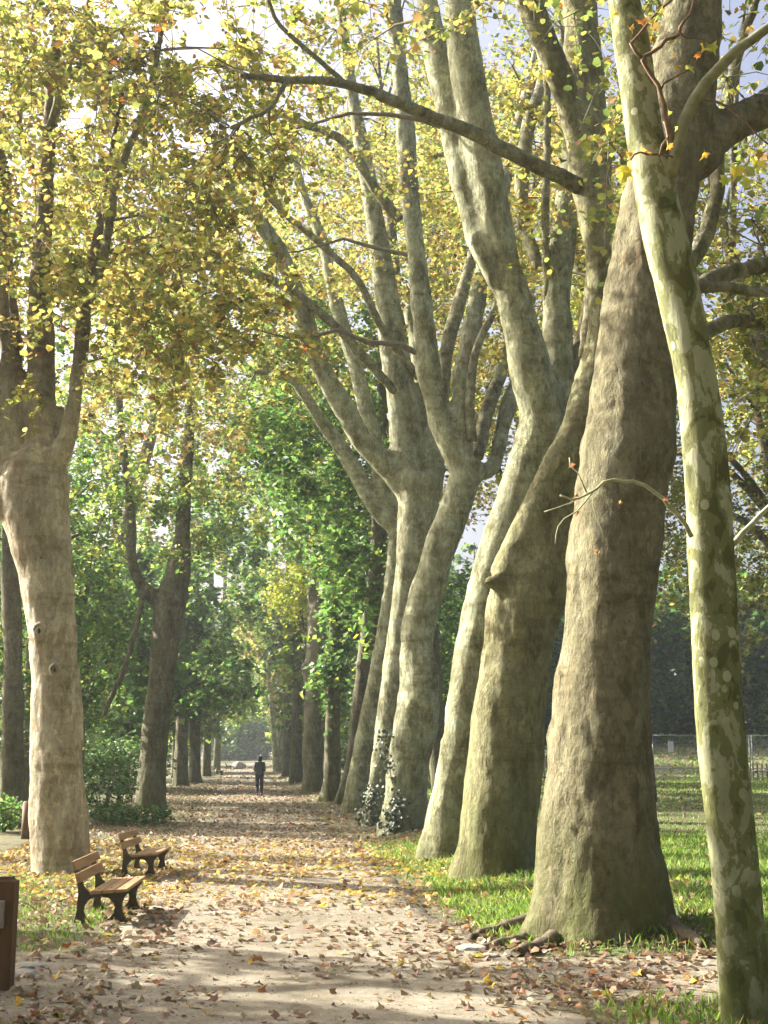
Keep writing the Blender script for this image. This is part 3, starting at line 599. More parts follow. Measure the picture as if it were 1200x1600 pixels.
# ---- slim camouflage-barked plane on the right, close by
S_root, S_base = plane_tree('young_plane_tree', 'slim young plane tree with pale green and olive camouflage bark', (1164, 1604),
    edges([(1604, 1126, 1204), (1560, 1126, 1200), (1500, 1121, 1195), (1400, 1114, 1187), (1300, 1105, 1176), (1200, 1095, 1166), (1100, 1088, 1156), (1000, 1084, 1151), (900, 1080, 1147), (800, 1076, 1141), (700, 1069, 1131), (600, 1057, 1121),
           (500, 1036, 1104), (400, 1012, 1080), (300, 992, 1056), (250, 984, 1046), (200, 976, 1034), (100, 964, 1018), (0, 950, 1000), (-150, 925, 970), (-350, 890, 930)]),
    [[(1040, 300, 20, -.06), (1052, 260, 17, -.1)]], 'bark_camo', [], voxel=.028, lobes=3, flare=.03, lump=.012, rough=.003, seed=127,
    twigs=[[(1046, 275, 22, -.1), (1060, 215, 19, -.14), (1085, 160, 18, -.18), (1125, 105, 17, -.2), (1175, 60, 15, -.24), (1240, 25, 13, -.3)],
           [(1054, 255, 10, -.12), (1049, 215, 9, -.15), (1038, 185, 8, -.17), (1034, 150, 7.5, -.2), (1018, 118, 7, -.22), (1004, 92, 7, -.24), (1020, 84, 6, -.25), (1040, 66, 6, -.26), (1058, 52, 6.5, -.28), (1068, 34, 5, -.29), (1084, 12, 4.5, -.3), (1090, -40, 4, -.3)], [(1030, 145, 4, -.2), (1050, 120, 3, -.22), (1075, 108, 2.5, -.24), (1100, 78, 2, -.25)], [(1060, 50, 4, -.28), (1090, 60, 3, -.28), (1112, 72, 2, -.28)],
           [(1005, 92, 6, -.24), (990, 70, 5, -.25), (1015, 30, 4, -.26), (1050, 0, 4, -.28)], [(1052, 246, 4, -.14), (1030, 240, 4, -.3), (1000, 236, 3, -.4), (985, 250, 3, -.42)], [(1038, 190, 4, -.2), (1040, 215, 4, -.24), (1030, 245, 3, -.34)],
           [(1100, 155, 4, -.2), (1135, 165, 4, -.2), (1165, 190, 3, -.22), (1200, 225, 3, -.22)],
           [(1080, 838, 8, -.1), (1060, 805, 7, -.2), (1035, 780, 6.5, -.3), (1005, 762, 6, -.4), (975, 752, 5.5, -.5), (945, 755, 4.5, -.55), (918, 772, 3.5, -.6), (895, 778, 4, -.62), (875, 774, 3, -.64)],
           [(918, 772, 3, -.6), (900, 740, 2, -.6), (890, 715, 2, -.6)], [(905, 776, 3, -.6), (880, 792, 2, -.6), (850, 800, 2, -.6)], [(930, 764, 3, -.58), (900, 800, 2, -.6), (870, 820, 2, -.6), (868, 850, 2, -.6)], [(925, 768, 1.5, -.58), (932, 810, 1.3, -.56), (945, 845, 1.2, -.55)],
           [(1135, 858, 11, .1), (1160, 835, 9, .2), (1190, 805, 8, .3), (1240, 760, 7, .4)]], group=None, twig_mat='sunlit_twig')
M['olive_bough'] = plain_mat('olive_bough', (.21, .21, .11), .8, 0, .4, 9, .01); M['brown_twig'] = plain_mat('brown_twig', (.17, .10, .055), .8, 0, .4, 12, .006)
for k, o in enumerate(sorted([c for c in S_root.children if c.name.startswith('bough')], key=lambda c: c.name)):
    if k < 8: o.data.materials[0] = M['olive_bough'] if k == 0 else M['brown_twig']
ms_o = leaf_meshes('so', [(3, (.50, .20, .04)), (2, (.46, .28, .05)), (1, (.40, .12, .03))], M['leaf'], 2.2)
ms_y = leaf_meshes('sy', [(3, (.48, .42, .06)), (2, (.34, .38, .06)), (1, (.50, .32, .05))], M['leaf'], 1.7)
ms_b = leaf_meshes('sb', [(3, (.26, .12, .06)), (2, (.34, .20, .10))], M['leaf'], 2.2)
def near_leaf(px, py, D, s, ms, tilt=None):
    p = at(px, py, D); n = np.array([rng.normal(0, .5), -1, rng.normal(.3, .5)]); n /= np.linalg.norm(n)
    d = np.array([rng.normal(0, .6), rng.normal(0, .2), -1]); d -= n * d.dot(n); d /= np.linalg.norm(d)
    leaf_obj('leaf', ms[int(rng.integers(10))], p - S_base, np.stack([np.cross(d, n), d, n], -1), s, S_root)
SD = S_base[1]
for q in [(1003, 33, .085), (985, 45, .06), (1002, 232, .085), (985, 240, .07), (1012, 238, .07), (1046, 228, .05), (1090, 85, .05), (1054, 85, .04), (1062, 105, .05), (1100, 240, .07)]: near_leaf(q[0], q[1], SD - .35, q[2] * .75, ms_o)
for q in [(980, 262, .10), (975, 272, .08), (1022, 34, .06), (1043, 225, .05), (1100, 75, .08), (1108, 70, .06), (1020, 60, .05), (1046, 175, .03), (1055, 200, .03), (1184, 255, .09), (1170, 285, .08), (1176, 262, .08), (1150, 265, .09), (1135, 280, .07), (1190, 240, .07), (1052, 65, .05), (1075, 108, .06), (1112, 74, .07), (1030, 20, .06), (960, 20, .06), (945, 200, .06), (930, 215, .05), (905, 95, .06), (860, 115, .055)]: near_leaf(q[0], q[1], SD - .3, q[2] * .95, ms_y)
for q in [(892, 725, .05), (903, 800, .05), (934, 862, .06), (1040, 778, .05), (970, 785, .04), (900, 775, .05), (965, 268, .05)]: near_leaf(q[0], q[1], SD - .55, q[2] * .6, ms_b)

# ---- trees round about (not part of the two rows)
def bush_tree(name, label, x, y, h, r, pal, n, group, low=None, trunk_r=.22, lsize=.2, per=44, mat='green', lod=2, spread=1.0, cat='tree', cull=None, keep=.35, lean=0, zr=None):
    b = np.array([x, y, float(gz(x, y))]); root = empty(name, b); tag(root, label, cat, group)
    lo = h * .25 if low is None else low; cz = b[2] + (lo + h) / 2; rz = (h - lo) / 2
    P, R = spline([b - [0, 0, .2], b + [lean * .3, 0, h * .3], b + [lean * .7, rng.normal(0, .3), h * .6], b + [lean, 0, h * .9]], [trunk_r * 1.2, trunk_r, trunk_r * .7, trunk_r * .2], .5)
    V, Q, T = tube(P - b, R * (1 + .12 * vnoise(P * 1.2, 9)), 10); link('trunk', npmesh('trunk', V, [Q, T], smooth=True), M['bark_dark'], root)
    sk, sr = [P[3:]], [R[3:]]
    for k in range(7):
        i = int(rng.integers(len(P) // 4, len(P) - 2)); a = rng.uniform(0, 6.28); e = P[i] + np.array([math.cos(a) * r * .6, math.sin(a) * r * .6, rng.uniform(.1, .3) * h])
        p2, r2 = spline([P[i], (P[i] + e) / 2 + [0, 0, .06 * h], e], [R[i] * .6, R[i] * .4, .03], .6); V, Q, T = tube(p2 - b, r2, 7)
        link('limb', npmesh('limb', V, [Q, T], smooth=True), M['bark_dark'], root); sk.append(p2); sr.append(r2)
    blobs = [((b[0] + lean, b[1], cz), (r * .85, r * .85, rz), n // 2)]
    for k in range(6):
        a = k * 1.05 + rng.uniform(0, .8); blobs.append(((b[0] + lean + math.cos(a) * r * .6, b[1] + math.sin(a) * r * .6, cz + rng.uniform(-.6, .5) * rz), (r * .45, r * .45, rz * .4), n // 12))
    grow(root, b, np.concatenate(sk), np.concatenate(sr), blobs, pal, lod, lsize, per, mat, spread=spread, keep_off=keep, cull=cull); return root
G_L = 'leafy green trees behind the left-hand row'; G_R = 'dark green trees behind the fence'; G_E = 'hazy trees closing the far end of the avenue'
def row(x, y): return float(pathx(y)) + x
for k, (o, y, h, r, low) in enumerate([(-9, 36, 9, 2.6, .6), (-12.5, 40, 12, 4, .8), (-8, 44, 15, 3.4, 3.5), (-7, 50, 10, 2.6, 1.5), (-12, 53, 15, 4.4, .6), (-19, 50, 10, 4.5, .6), (-6.5, 64, 13, 3, 2), (-12, 70, 17, 4.6, .6), (-22, 66, 11, 5, .5), (-6, 82, 15, 3.4, 2.2), (-12, 90, 18, 5, .6),
        (-30, 84, 12, 5.5, .5), (-21, 100, 13, 6, .5), (-6, 104, 16, 3.6, 2.2), (-7, 130, 18, 4.4, 2), (-14, 125, 20, 6, .5), (-8, 165, 20, 5, 1.5), (-17, 165, 22, 7, .5), (-34, 125, 15, 7, .5)]):
    bush_tree('green_tree', ['leafy green tree with low branches behind the left-hand row of trunks', 'yellowing green tree among the trees behind the left-hand row of trunks'][k % 3 == 1], row(o, y), y, h, r, [PAL_G, PAL_GY, PAL_G][k % 3], 120 if y < 60 else 200, G_L, low=low, lsize=(.15 if y < 60 else .205 + .0018 * y), per=(56 if y < 60 else 36), spread=1.0 + .004 * y)
for k, (o, y, h, r, low) in enumerate([(6.5, 56, 12, 3, 1.6), (4.6, 82, 15, 3, 2.2), (9, 104, 17, 4.5, 1), (4.8, 105, 16, 3.4, 2), (10, 110, 18, 5, .8), (5, 135, 18, 4.2, 1.6), (12, 140, 20, 6, .6), (6, 170, 20, 5, 1.2), (15, 175, 22, 7, .6)]):
    bush_tree('green_tree', ['leafy green tree crowding the right-hand row of trunks in the distance', 'yellowing green tree crowding the right-hand row of trunks'][k % 3 == 1], row(o, y), y, h, r, [PAL_G, PAL_GY, PAL_G][k % 3], 200, 'leafy green trees behind the right-hand row', low=low, lsize=(.15 if y < 60 else .205 + .0018 * y), per=(56 if y < 60 else 36), spread=1.0 + .004 * y)
for k, (x, y, h, r) in enumerate([(5, 90, 12, 5), (11, 93, 13, 5), (17, 90, 13, 5), (23, 94, 13, 5.5), (29, 92, 14, 5.5), (36, 96, 15, 6), (44, 98, 15, 6), (8, 112, 19, 6), (19, 116, 20, 7), (32, 116, 20, 7), (47, 118, 20, 7), (60, 112, 18, 7)]):
    bush_tree('dark_tree', 'dense dark green tree on the bank behind the wire fence', x, y, h, r, PAL_DG, 190, G_R, low=-.4, lsize=.38, per=50, spread=1.3)
for k, (o, y, h, r) in enumerate([(-4, 232, 17, 7), (0, 222, 8, 6), (4, 240, 20, 8), (-12, 240, 24, 8), (12, 245, 26, 9), (-22, 235, 26, 9), (0, 275, 32, 11), (22, 235, 26, 9), (-32, 215, 26, 9)]):
    bush_tree('hazy_tree', 'distant bluish green tree closing the far end of the avenue', row(o, y), y, h, r, [PAL_GY, PAL_G, PAL_YG][k % 3], 150, G_E, low=-.5, lsize=.6, per=50, spread=2.0)
bush_tree('plane_tree', 'wide yellow-green plane crown hanging low over the lawn beyond the slim tree', 16, 44, 16.5, 7, PAL_YG, 400, None, low=4.4, lsize=.12, per=62, mat='leaf', lod=2, trunk_r=.4, lean=-3)
bush_tree('plane_tree', 'tall ochre plane crown rising behind the forked limbs of the right-hand row', 6.5, 58, 35, 7.5, PAL_O, 420, None, low=9, lsize=.16, per=60, mat='leaf', lod=2, trunk_r=.4)
bush_tree('plane_tree', 'tall yellow plane crown filling the sky above the far avenue', -16, 66, 35, 8, PAL_YG, 340, None, low=11, lsize=.17, per=60, mat='leaf', lod=2, trunk_r=.4, lean=6)
bush_tree('plane_tree', 'tall golden plane crown behind the upright stems of the cream trunk', -14, 34, 27, 6.6, PAL_Y, 440, None, low=8.5, lsize=.12, per=64, mat='leaf', lod=2, trunk_r=.4)
bush_tree('honey_locust', 'bright yellow-green tree lit by the sun beside the far avenue', row(3.3, 61), 61, 11.0, 1.5, [(3, (.34, .36, .04)), (2, (.26, .32, .045))], 40, None, low=8.0, lsize=.12, per=60, trunk_r=.1, lean=-1.6)
bush_tree('plane_tree', 'tall yellow-green plane crown rising beyond the wire fence end', 24, 66, 30, 8, PAL_YG, 300, None, low=8, lsize=.2, per=60, mat='leaf', lod=2, trunk_r=.4)
bush_tree('plane_tree', 'thin golden plane crown showing sky above the massive trunk', 13.5, 34, 21, 5, PAL_Y, 190, None, low=9, lsize=.11, per=60, mat='leaf', lod=2, trunk_r=.35, lean=-4.5)
bush_tree('plane_tree', 'tall olive plane crown showing between the limbs of the slanting twin-stemmed tree', 2.2, 50, 35, 7, PAL_YG, 520, None, low=9.5, lsize=.15, per=58, mat='leaf', lod=2, trunk_r=.3, lean=-2.5)
bush_tree('plane_tree', 'broad olive plane crown showing between the massive trunk and its neighbour', 8, 40, 30, 6.4, PAL_YG, 420, None, low=8.5, lsize=.125, per=58, mat='leaf', lod=2, trunk_r=.3, lean=-2)
for k, x in enumerate(range(0, 64, 7)):
    bush_tree('dark_bush', 'low dark bush at the foot of the trees behind the wire fence', x + rng.uniform(-1, 1), 103 + 2 * (k % 2), 6.5, 4.2, PAL_DG, 90, 'dark bushes at the foot of the bank trees', low=-.8, lsize=.36, per=46, spread=1.2, trunk_r=.08, cat='bush')
for k, x in enumerate(range(2, 62, 5)):
    bush_tree('dark_bush', 'low dark bush at the foot of the trees behind the wire fence', x + rng.uniform(-1, 1), 109 + 2 * (k % 2), 4.5, 3.6, PAL_DG, 60, 'dark bushes at the foot of the bank trees', low=-1.8, lsize=.4, per=46, spread=1.2, trunk_r=.08, cat='bush')
bush_tree('plane_tree', 'yellow-green plane sapling crown between the cream trunk and the Y-forked trunk', -12.6, 47, 17, 4, PAL_GY, 190, None, low=5, lsize=.14, per=54, mat='green', lod=2, trunk_r=.2)
# knot scars on the cream trunk
Lt = [o for o in bpy.data.objects if o.get('label', '').startswith('pale cream')][0]; LD = Lt.location[1]
def knot(px, py, r, out):
    p = at(px, py, LD - out); bm = bmesh.new(); n, m = 18, 8
    vs_ = [[bm.verts.new(((r * (1 + .35 * math.cos(b_)) * (1 + .1 * math.sin(3 * a_)) * .85) * math.cos(a_), -.35 * r * math.sin(b_) - .01, (r * (1 + .35 * math.cos(b_))) * math.sin(a_) * 1.1)) for b_ in [j * 2 * math.pi / m for j in range(m)]] for a_ in [i * 2 * math.pi / n for i in range(n)]]
    for i in range(n):
        for j in range(m): bm.faces.new([vs_[i][j], vs_[(i + 1) % n][j], vs_[(i + 1) % n][(j + 1) % m], vs_[i][(j + 1) % m]])
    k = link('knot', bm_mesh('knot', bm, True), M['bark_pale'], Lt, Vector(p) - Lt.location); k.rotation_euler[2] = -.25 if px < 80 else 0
    bm = bmesh.new(); bmesh.ops.create_icosphere(bm, subdivisions=2, radius=r * .45)
    for v in bm.verts: v.co = Vector((v.co.x * .6, v.co.y * .5 - .03, v.co.z))
    link('hollow', bm_mesh('hollow', bm, True), M['hollow'], k)
M['hollow'] = plain_mat('hole_shade', (.06, .04, .025), .95, 0, .3, 20)  # dark colour stands in for the shade inside each knot hole
knot(63, 986, .10, .365); knot(86, 1047, .075, .40); knot(66, 872, .045, .43)
plane_tree('dark_tree', 'dark mossy trunk in the shade behind the cream plane trunk', (18, 1292),
    edges([(1292, -4, 42), (1200, 0, 38), (1100, 2, 38), (1000, 4, 36), (900, 2, 32), (800, 0, 28), (650, -4, 22)]), [], 'bark_dark', [((-2, 0, 11), (4, 4, 4), 60)], voxel=.09, seed=131, lod=2, lsize=.13, per=50, pal=PAL_G, mat_leaf='green', group=None)
plane_tree('dark_tree', 'thin dark trunk among the leaves between the cream trunk and the Y-forked trunk', (196, 1228), [(196, 1228, 14), (194, 1100, 12), (190, 950, 10), (180, 700, 7)], [], 'bark_dark', [((0, 0, 9), (3, 3, 4.5), 60)], voxel=.09, seed=137, lod=2, lsize=.15, per=50, pal=PAL_G, mat_leaf='green', group=None)
plane_tree('dark_tree', 'very thin trunk with bare pale side low behind the leafy shrub', (160, 1232), [(160, 1232, 9), (160, 1150, 8), (163, 1050, 7), (170, 900, 5)], [], 'bark_grey', [((-1, 0, 8), (2.6, 2.6, 3.6), 50)], voxel=.09, seed=139, lod=2, lsize=.15, per=50, pal=PAL_GY, mat_leaf='green', group=None)
def shrub(label, px, py, h, r, pal, n, lsize=.09):
    b = onground(px, py); root = empty('shrub', b); tag(root, label, 'shrub'); sk = []
    for k in range(6):
        a = rng.uniform(0, 6.28); P = np.array([b - [0, 0, .05], b + [math.cos(a) * r * .3, math.sin(a) * r * .3, h * .5], b + [math.cos(a) * r * .6, math.sin(a) * r * .6, h * .85]])
        V, Q, T = tube(P - b, [.018, .012, .006], 6); link('stem', npmesh('stem', V, [Q, T], smooth=True), M['twig'], root); sk.append(P)
    Q = rng.normal(size=(n, 3)); Q /= np.linalg.norm(Q, axis=1)[:, None]; Q *= rng.uniform(.2, 1, (n, 1)) ** .4
    Q = np.array([0, 0, h * .52]) + Q * np.array([r, r, h * .5]) * (1 + .3 * vnoise(Q * 2.5 + b, 4))[:, None]
    tag(link('foliage', leaf_cloud('foliage', Q, leaf_frames(n), lsize * rng.uniform(.6, 1.3, n), pick(pal, n), 2), M['green'], root), kind='stuff')
shrub('low leafy green shrub at the edge of the wood beside the cream plane trunk', 160, 1282, 1.9, .9, PAL_DG, 1700)
shrub('dark low shrub hugging the ground near the Y-forked trunk', 205, 1288, .5, 1.1, PAL_DG, 1100)
shrub('small shrub with yellowing leaves beside the dark mossy trunk', 6, 1300, .8, .6, PAL_G, 600)
shrub('dense shrub of dark leaves under the trees past the Y-forked trunk', 195, 1240, 2.6, 2.2, PAL_DG, 3000, .14)

# ---- added out of view on the left: trees cut to shape shade and sun patches
def sunmask(P):
    """True where a leaf would block a sunbeam that falls into one of the gaps cut in these crowns to place sun patches"""
    t = P[:, 2] / TO_SUN[2]; G = P - TO_SUN * t[:, None]; x, y = G[:, 0], G[:, 1]
    v = x * math.sin(SUN_A) + y * math.cos(SUN_A); n = n2(x * .33, y * .55, 71) + .5 * n2(x * .9, y * 1.3, 72)
    gap = np.zeros(len(P), bool)
    for a, b, th in GAPS: gap |= (v > a) & (v < b) & (n > th)
    gap |= (x > 2.5) & (n > -.1)
    return gap | (n > .55)
GAPS = [(13.2, 18.8, -9), (8.4, 9.3, -.1), (10.5, 11.6, .0), (34, 36, -.6), (88, 125, -.2)]
for k, (x, y, h, r, n) in enumerate([(-11, 6, 10.5, 5, 260), (-12.5, 14, 10.5, 4.6, 240), (-16, 26, 11, 5, 200), (-21, 19, 12, 5.5, 160), (-19, 9, 11.5, 5, 200)]):
    bush_tree('plane_tree', 'unseen yellow plane tree added left of the avenue, crown cut open to shape the sun patches', x, y, h, r, PAL_Y, n, 'unseen plane trees added to shade the avenue', low=2.6, lsize=.17, per=46, mat='leaf', lod=2, trunk_r=.35, cull=sunmask, keep=1.0)

# ---- the avenue goes on out of view: trees added here to dim the sky light
for k, (x, y) in enumerate([(-3.6, -6), (4.6, -5), (-2, -17), (6, -16), (12, -8), (-11, -10), (10, 3), (15, 12)]):
    bush_tree('plane_tree', 'unseen plane tree of the avenue, added to dim the sky light', x, y, 18, 5, PAL_Y, 110, 'unseen plane trees added to dim the sky light', low=6, lsize=.34, per=40, mat='leaf', lod=2, trunk_r=.4, keep=1.0, cull=(lambda P: infield(P, 60, 60)))

# ------------------------------------------------------------------ benches
def bench_frame_mesh():
    o = [(-.03, 0), (.17, 0), (.12, .035), (.085, .09), (.072, .15), (.08, .215), (.12, .285), (.19, .325), (.27, .335), (.35, .315), (.40, .265), (.42, .20), (.41, .13), (.38, .075), (.33, .03), (.27, 0), (.57, 0), (.54, .05), (.515, .11),
         (.50, .18), (.50, .25), (.52, .32), (.56, .375), (.575, .41), (.16, .385), (.12, .40), (.085, .43), (.06, .48), (.045, .54), (-.045, .82), (-.085, .81), (-.02, .55), (.0, .46), (.005, .38), (0, .28), (-.005, .15), (-.015, .06)]
    bm = bmesh.new(); f = bm.faces.new([bm.verts.new((x, -.028, z)) for x, z in o])
    r = bmesh.ops.extrude_face_region(bm, geom=[f])
    for g in r['geom']:
        if isinstance(g, bmesh.types.BMVert): g.co.y += .056
    bmesh.ops.triangulate(bm, faces=[q for q in bm.faces if len(q.verts) > 4])
    return bm_mesh('end_frame', bm)
FRAME = bench_frame_mesh(); FRAME.materials.append(M['iron'])
SL_S = bm_mesh('seat_slat', box_bm(.125, 1.75, .042, .008)); SL_S.materials.append(M['slat'])
SL_B = bm_mesh('back_slat', box_bm(.034, 1.75, .125, .008)); SL_B.materials.append(M['slat'])
BOLT = bm_mesh('bolt', box_bm(.02, .02, .008, .003)); BOLT.materials.append(M['iron'])
def bench(label, p, rz, s=1.0, group=None, bolts=True):
    r = empty('park_bench', p, rz); tag(r, label, 'bench', group); r.scale = (s * .92, s * .84, s * .77)
    for y in (-.62, .62): link('end_frame', FRAME, None, r, (0, y, 0))
    for x, z in ((.235, .412), (.375, .424), (.515, .434)):
        o = link('seat_slat', SL_S, None, r, (x, 0, z)); o.rotation_euler[1] = -.06
        if bolts:
            for y in (-.62, .62): link('bolt', BOLT, None, o, (0, y, .024))
    for x, z in ((.033, .60), (-.018, .755)):
        o = link('back_slat', SL_B, None, r, (x, 0, z)); o.rotation_euler[1] = -.30
    return r
PDIR = math.atan(.1105)
p = onground(112, 1436); q = onground(186, 1425)
bench('brown slatted park bench with iron ends, clear of the tree trunk', onground(113, 1443) + np.array([0, .62, 0]), PDIR - .06, 1.03, 'park benches along the path')
bench('sunlit park bench beside the cream trunk with a yellow leaf on its seat', onground(188, 1371) + np.array([0, .62, 0]), PDIR - .10, .98, 'park benches along the path')
bench('distant reddish park bench beside the white slatted piece', onground(337, 1211) + np.array([0, .6, 0]), PDIR + .1, 1.05, 'park benches along the path', False)
bench('farthest park bench in the shade near the pale boulder', onground(352, 1199) + np.array([0, .6, 0]), PDIR, 1.25, 'park benches along the path', False)
# low slatted piece beyond, the sun on its slats painted as white
b = onground(319, 1213); r = empty('slatted_piece', b, 0); tag(r, 'low slatted piece painted white for sunlit slats, beside the distant reddish bench', 'barrier')
for k in range(6): link('slat', bm_mesh('slat', box_bm(.07, .03, .72, .006)), M['white'], r, (.04 + k * .15, 0, .38))
for z in (.2, .68): link('rail', bm_mesh('rail', box_bm(.92, .035, .07, .006)), M['white'], r, (.42, .035, z))
# boulder
b = onground(373, 1192); bm = bmesh.new(); bmesh.ops.create_icosphere(bm, subdivisions=3, radius=.75)
for v in bm.verts:
    k = 1 + .25 * float(vnoise(np.array(v.co) * 1.6, 8)); v.co = Vector((v.co.x * k, v.co.y * k * .8, max(-.1, v.co.z * k * .75 + .35)))
tag(link('boulder', bm_mesh('boulder', bm, True), M['stone'], None, b), 'pale rounded boulder at the far end of the path', 'boulder')

# ------------------------------------------------------------------ wooden barrier in the left foreground, bollard
b = onground(2, 1546); r = empty('wooden_barrier', b, 0); tag(r, 'brown chamfered wooden post with a pale plank end, left edge of the gravel', 'barrier')
w = .155; bm = box_bm(w, w, .86, 0); top = [v for v in bm.verts if v.co.z > 0]
bmesh.ops.bevel(bm, geom=[e for e in bm.edges if all(v in top for v in e.verts)], offset=.03, segments=3, affect='EDGES')
bmesh.ops.bevel(bm, geom=[e for e in bm.edges if abs(e.verts[0].co.z - e.verts[1].co.z) > .5], offset=.008, segments=2, affect='EDGES')
link('post', bm_mesh('post', bm), M['post'], r, (0, 0, .40))
link('plank', bm_mesh('plank', box_bm(1.9, .05, .20, .006)), M['rail'], r, (-.93, -.105, .56))
o = link('post', bm_mesh('post', box_bm(w, w, .86, .02)), M['post'], r, (-1.85, 0, .40))
b = onground(42, 1311); bm = bmesh.new()
bmesh.ops.create_cone(bm, segments=20, radius1=.125, radius2=.12, depth=.8, cap_ends=True, matrix=Matrix.Translation((0, 0, .37)))
bmesh.ops.bevel(bm, geom=[e for e in bm.edges if min(v.co.z for v in e.verts) > .7], offset=.025, segments=2, affect='EDGES')
tag(link('bollard', bm_mesh('bollard', bm, True), M['post'], None, b), 'short round wooden bollard behind the cream plane trunk', 'bollard')

# ------------------------------------------------------------------ wire fence on the lawn
def fence_panel(label, A, B, group):
    A = np.array(A); B = np.array(B); Ln = float(np.linalg.norm((B - A)[:2])); ang = math.atan2(B[1] - A[1], B[0] - A[0])
    r = empty('fence_panel', (A[0], A[1], A[2]), ang); tag(r, label, 'fence', group); H = 2.1
    for x in (.03, Ln - .03):
        V, Q, T = tube([(x, 0, -.05), (x, 0, H)], [.03, .03], 8); link('upright', npmesh('upright', V, [Q, T], smooth=True), M['galv'], r)
    for z in (.12, .55, H - .03):
        V, Q, T = tube([(.05, 0, z), (Ln - .05, 0, z)], [.022, .022], 8); link('rail', npmesh('rail', V, [Q, T], smooth=True), M['galv'], r)
    s = Soup()
    for x in np.arange(.14, Ln - .05, .105): s.tube([(x, .012, .1), (x, .012, H)], [.0028, .0028], 4, False)
    for z in np.arange(.3, H, .22): s.tube([(.04, -.012, z), (Ln - .04, -.012, z)], [.0028, .0028], 4, False)
    tag(link('wire_mesh', s.mesh('wire_mesh'), M['galv'], r), kind='stuff')
    for x in (.03, Ln - .03): link('foot', bm_mesh('foot', box_bm(.22, .6, .12, .02)), M['stone'], r, (x, 0, .05))
FD = 61.0
def fpt(px): q = at(px, 1200, FD); return [q[0], FD + .02 * q[0], float(gz(q[0], FD))]
xs = [880, 950, 1021, 1105, 1178, 1250]
fl = ['wire fence panel glimpsed left of the massive trunk', 'wire fence panel hidden behind the massive trunk', 'wire fence panel carrying a blank white notice', 'wire fence panel behind the slim camouflage trunk', 'wire fence panel standing in front of the picnic table end']
for k in range(1, 5):
    a, c = fpt(xs[k] + 1), fpt(xs[k + 1] - 1); fence_panel(fl[k], a, c, 'wire fence panels on the lawn')
n = fpt(1051); tag(link('notice_board', bm_mesh('notice_board', box_bm(.27, .02, .50, .005)), M['white'], None, (n[0], n[1] - .06, n[2] + 1.55)), 'blank white notice fixed to the wire fence', 'sign')
# dark picket railing seen between two trunks
A = at(800, 1200, 60); A[2] = float(gz(A[0], 60)); r = empty('picket_railing', A, .02); tag(r, 'dark green picket railing seen between the two thickest trunks', 'railing')
for z in (.15, 1.05): link('rail', bm_mesh('rail', box_bm(2.6, .04, .05, .005)), M['darkrail'], r, (1.25, 0, z))
pk = bm_mesh('picket', box_bm(.035, .03, 1.2, .005)); pk.materials.append(M['darkrail'])
for k in range(20): link('picket', pk, None, r, (.05 + k * .13, .04, .58))
# bluish panel glimpsed left between far trunks
A = at(528, 1210, 62); A[2] = float(gz(A[0], 62)); a2 = at(600, 1210, 62); a2[2] = float(gz(a2[0], 62)); fence_panel('wire fence panel glimpsed between the ivy-clad and the leaning trunks', A, a2, 'wire fence panels on the lawn')
# picnic table
t = at(1196, 1200, 63.5); t[2] = float(gz(t[0], 63.5)); r = empty('picnic_table', t, .15); tag(r, 'grey-topped picnic table with dark slatted legs beyond the wire fence', 'table')
for k in range(4): link('top_plank', bm_mesh('top_plank', box_bm(1.9, .17, .045, .006)), M['rail'], r, (0, -.28 + k * .185, .76))
for sgn in (-1, 1):
    for k in range(2): link('seat_plank', bm_mesh('seat_plank', box_bm(1.9, .14, .04, .006)), M['rail'], r, (0, sgn * (.60 + k * .15), .44))
for x in np.linspace(-.85, .85, 8): link('leg', bm_mesh('leg', box_bm(.06, .05, .74, .005)), M['darkrail'], r, (x, -.42, .37))
for x in (-.8, .8): link('crossbar', bm_mesh('crossbar', box_bm(.06, 1.5, .07, .005)), M['darkrail'], r, (x, 0, .385))

# ------------------------------------------------------------------ the walker
def skin(name, verts, edges_, radii, mat, parent, sub=2, rootv=0):
    me = bpy.data.meshes.new(name); me.from_pydata(verts, edges_, []); o = bpy.data.objects.new('tmp', me); COL.objects.link(o)
    m = o.modifiers.new('s', 'SKIN'); m.use_smooth_shade = True
    for i, rr in enumerate(radii):
        sv = me.skin_vertices[0].data[i]; sv.radius = rr if isinstance(rr, tuple) else (rr, rr); sv.use_root = (i == rootv)
    u = o.modifiers.new('u', 'SUBSURF'); u.levels = sub; u.render_levels = sub
    ev = o.evaluated_get(bpy.context.evaluated_depsgraph_get()); out = bpy.data.meshes.new_from_object(ev); bpy.data.objects.remove(o); out.name = name
    for pl in out.polygons: pl.use_smooth = True
    out.materials.clear(); return link(name, out, mat, parent)
M['jacket'] = plain_mat('navy_jacket', (.030, .040, .060), .8, 0, .3, 8, .01); M['trouser'] = plain_mat('dark_trousers', (.014, .016, .026), .85, 0, .3, 9, .008)
M['skin'] = plain_mat('skin', (.42, .26, .19), .5, 0, .06, 8); M['hair'] = plain_mat('dark_hood', (.018, .016, .018), .8, 0, .3, 20); M['shoe'] = plain_mat('black_shoe', (.012, .012, .012), .5, 0, .2, 8)
b = onground(405, 1243.5); r = empty('person', b, .10); tag(r, 'person in a dark navy jacket and dark trousers walking away along the path', 'person')
V = [(0, 0, .95), (0, 0, 1.15), (0, .01, 1.38), (0, .02, 1.48), (0, .03, 1.58), (0, .035, 1.66),
     (.10, 0, .90), (.095, .07, .50), (.085, -.02, .10), (.085, .13, .04), (-.10, 0, .90), (-.09, -.03, .50), (-.085, -.20, .11), (-.085, -.06, .045),
     (.17, .01, 1.40), (.215, -.02, 1.14), (.17, .17, 1.05), (.12, .24, 1.07), (-.17, .01, 1.40), (-.215, -.02, 1.14), (-.17, .17, 1.05), (-.12, .24, 1.07)]
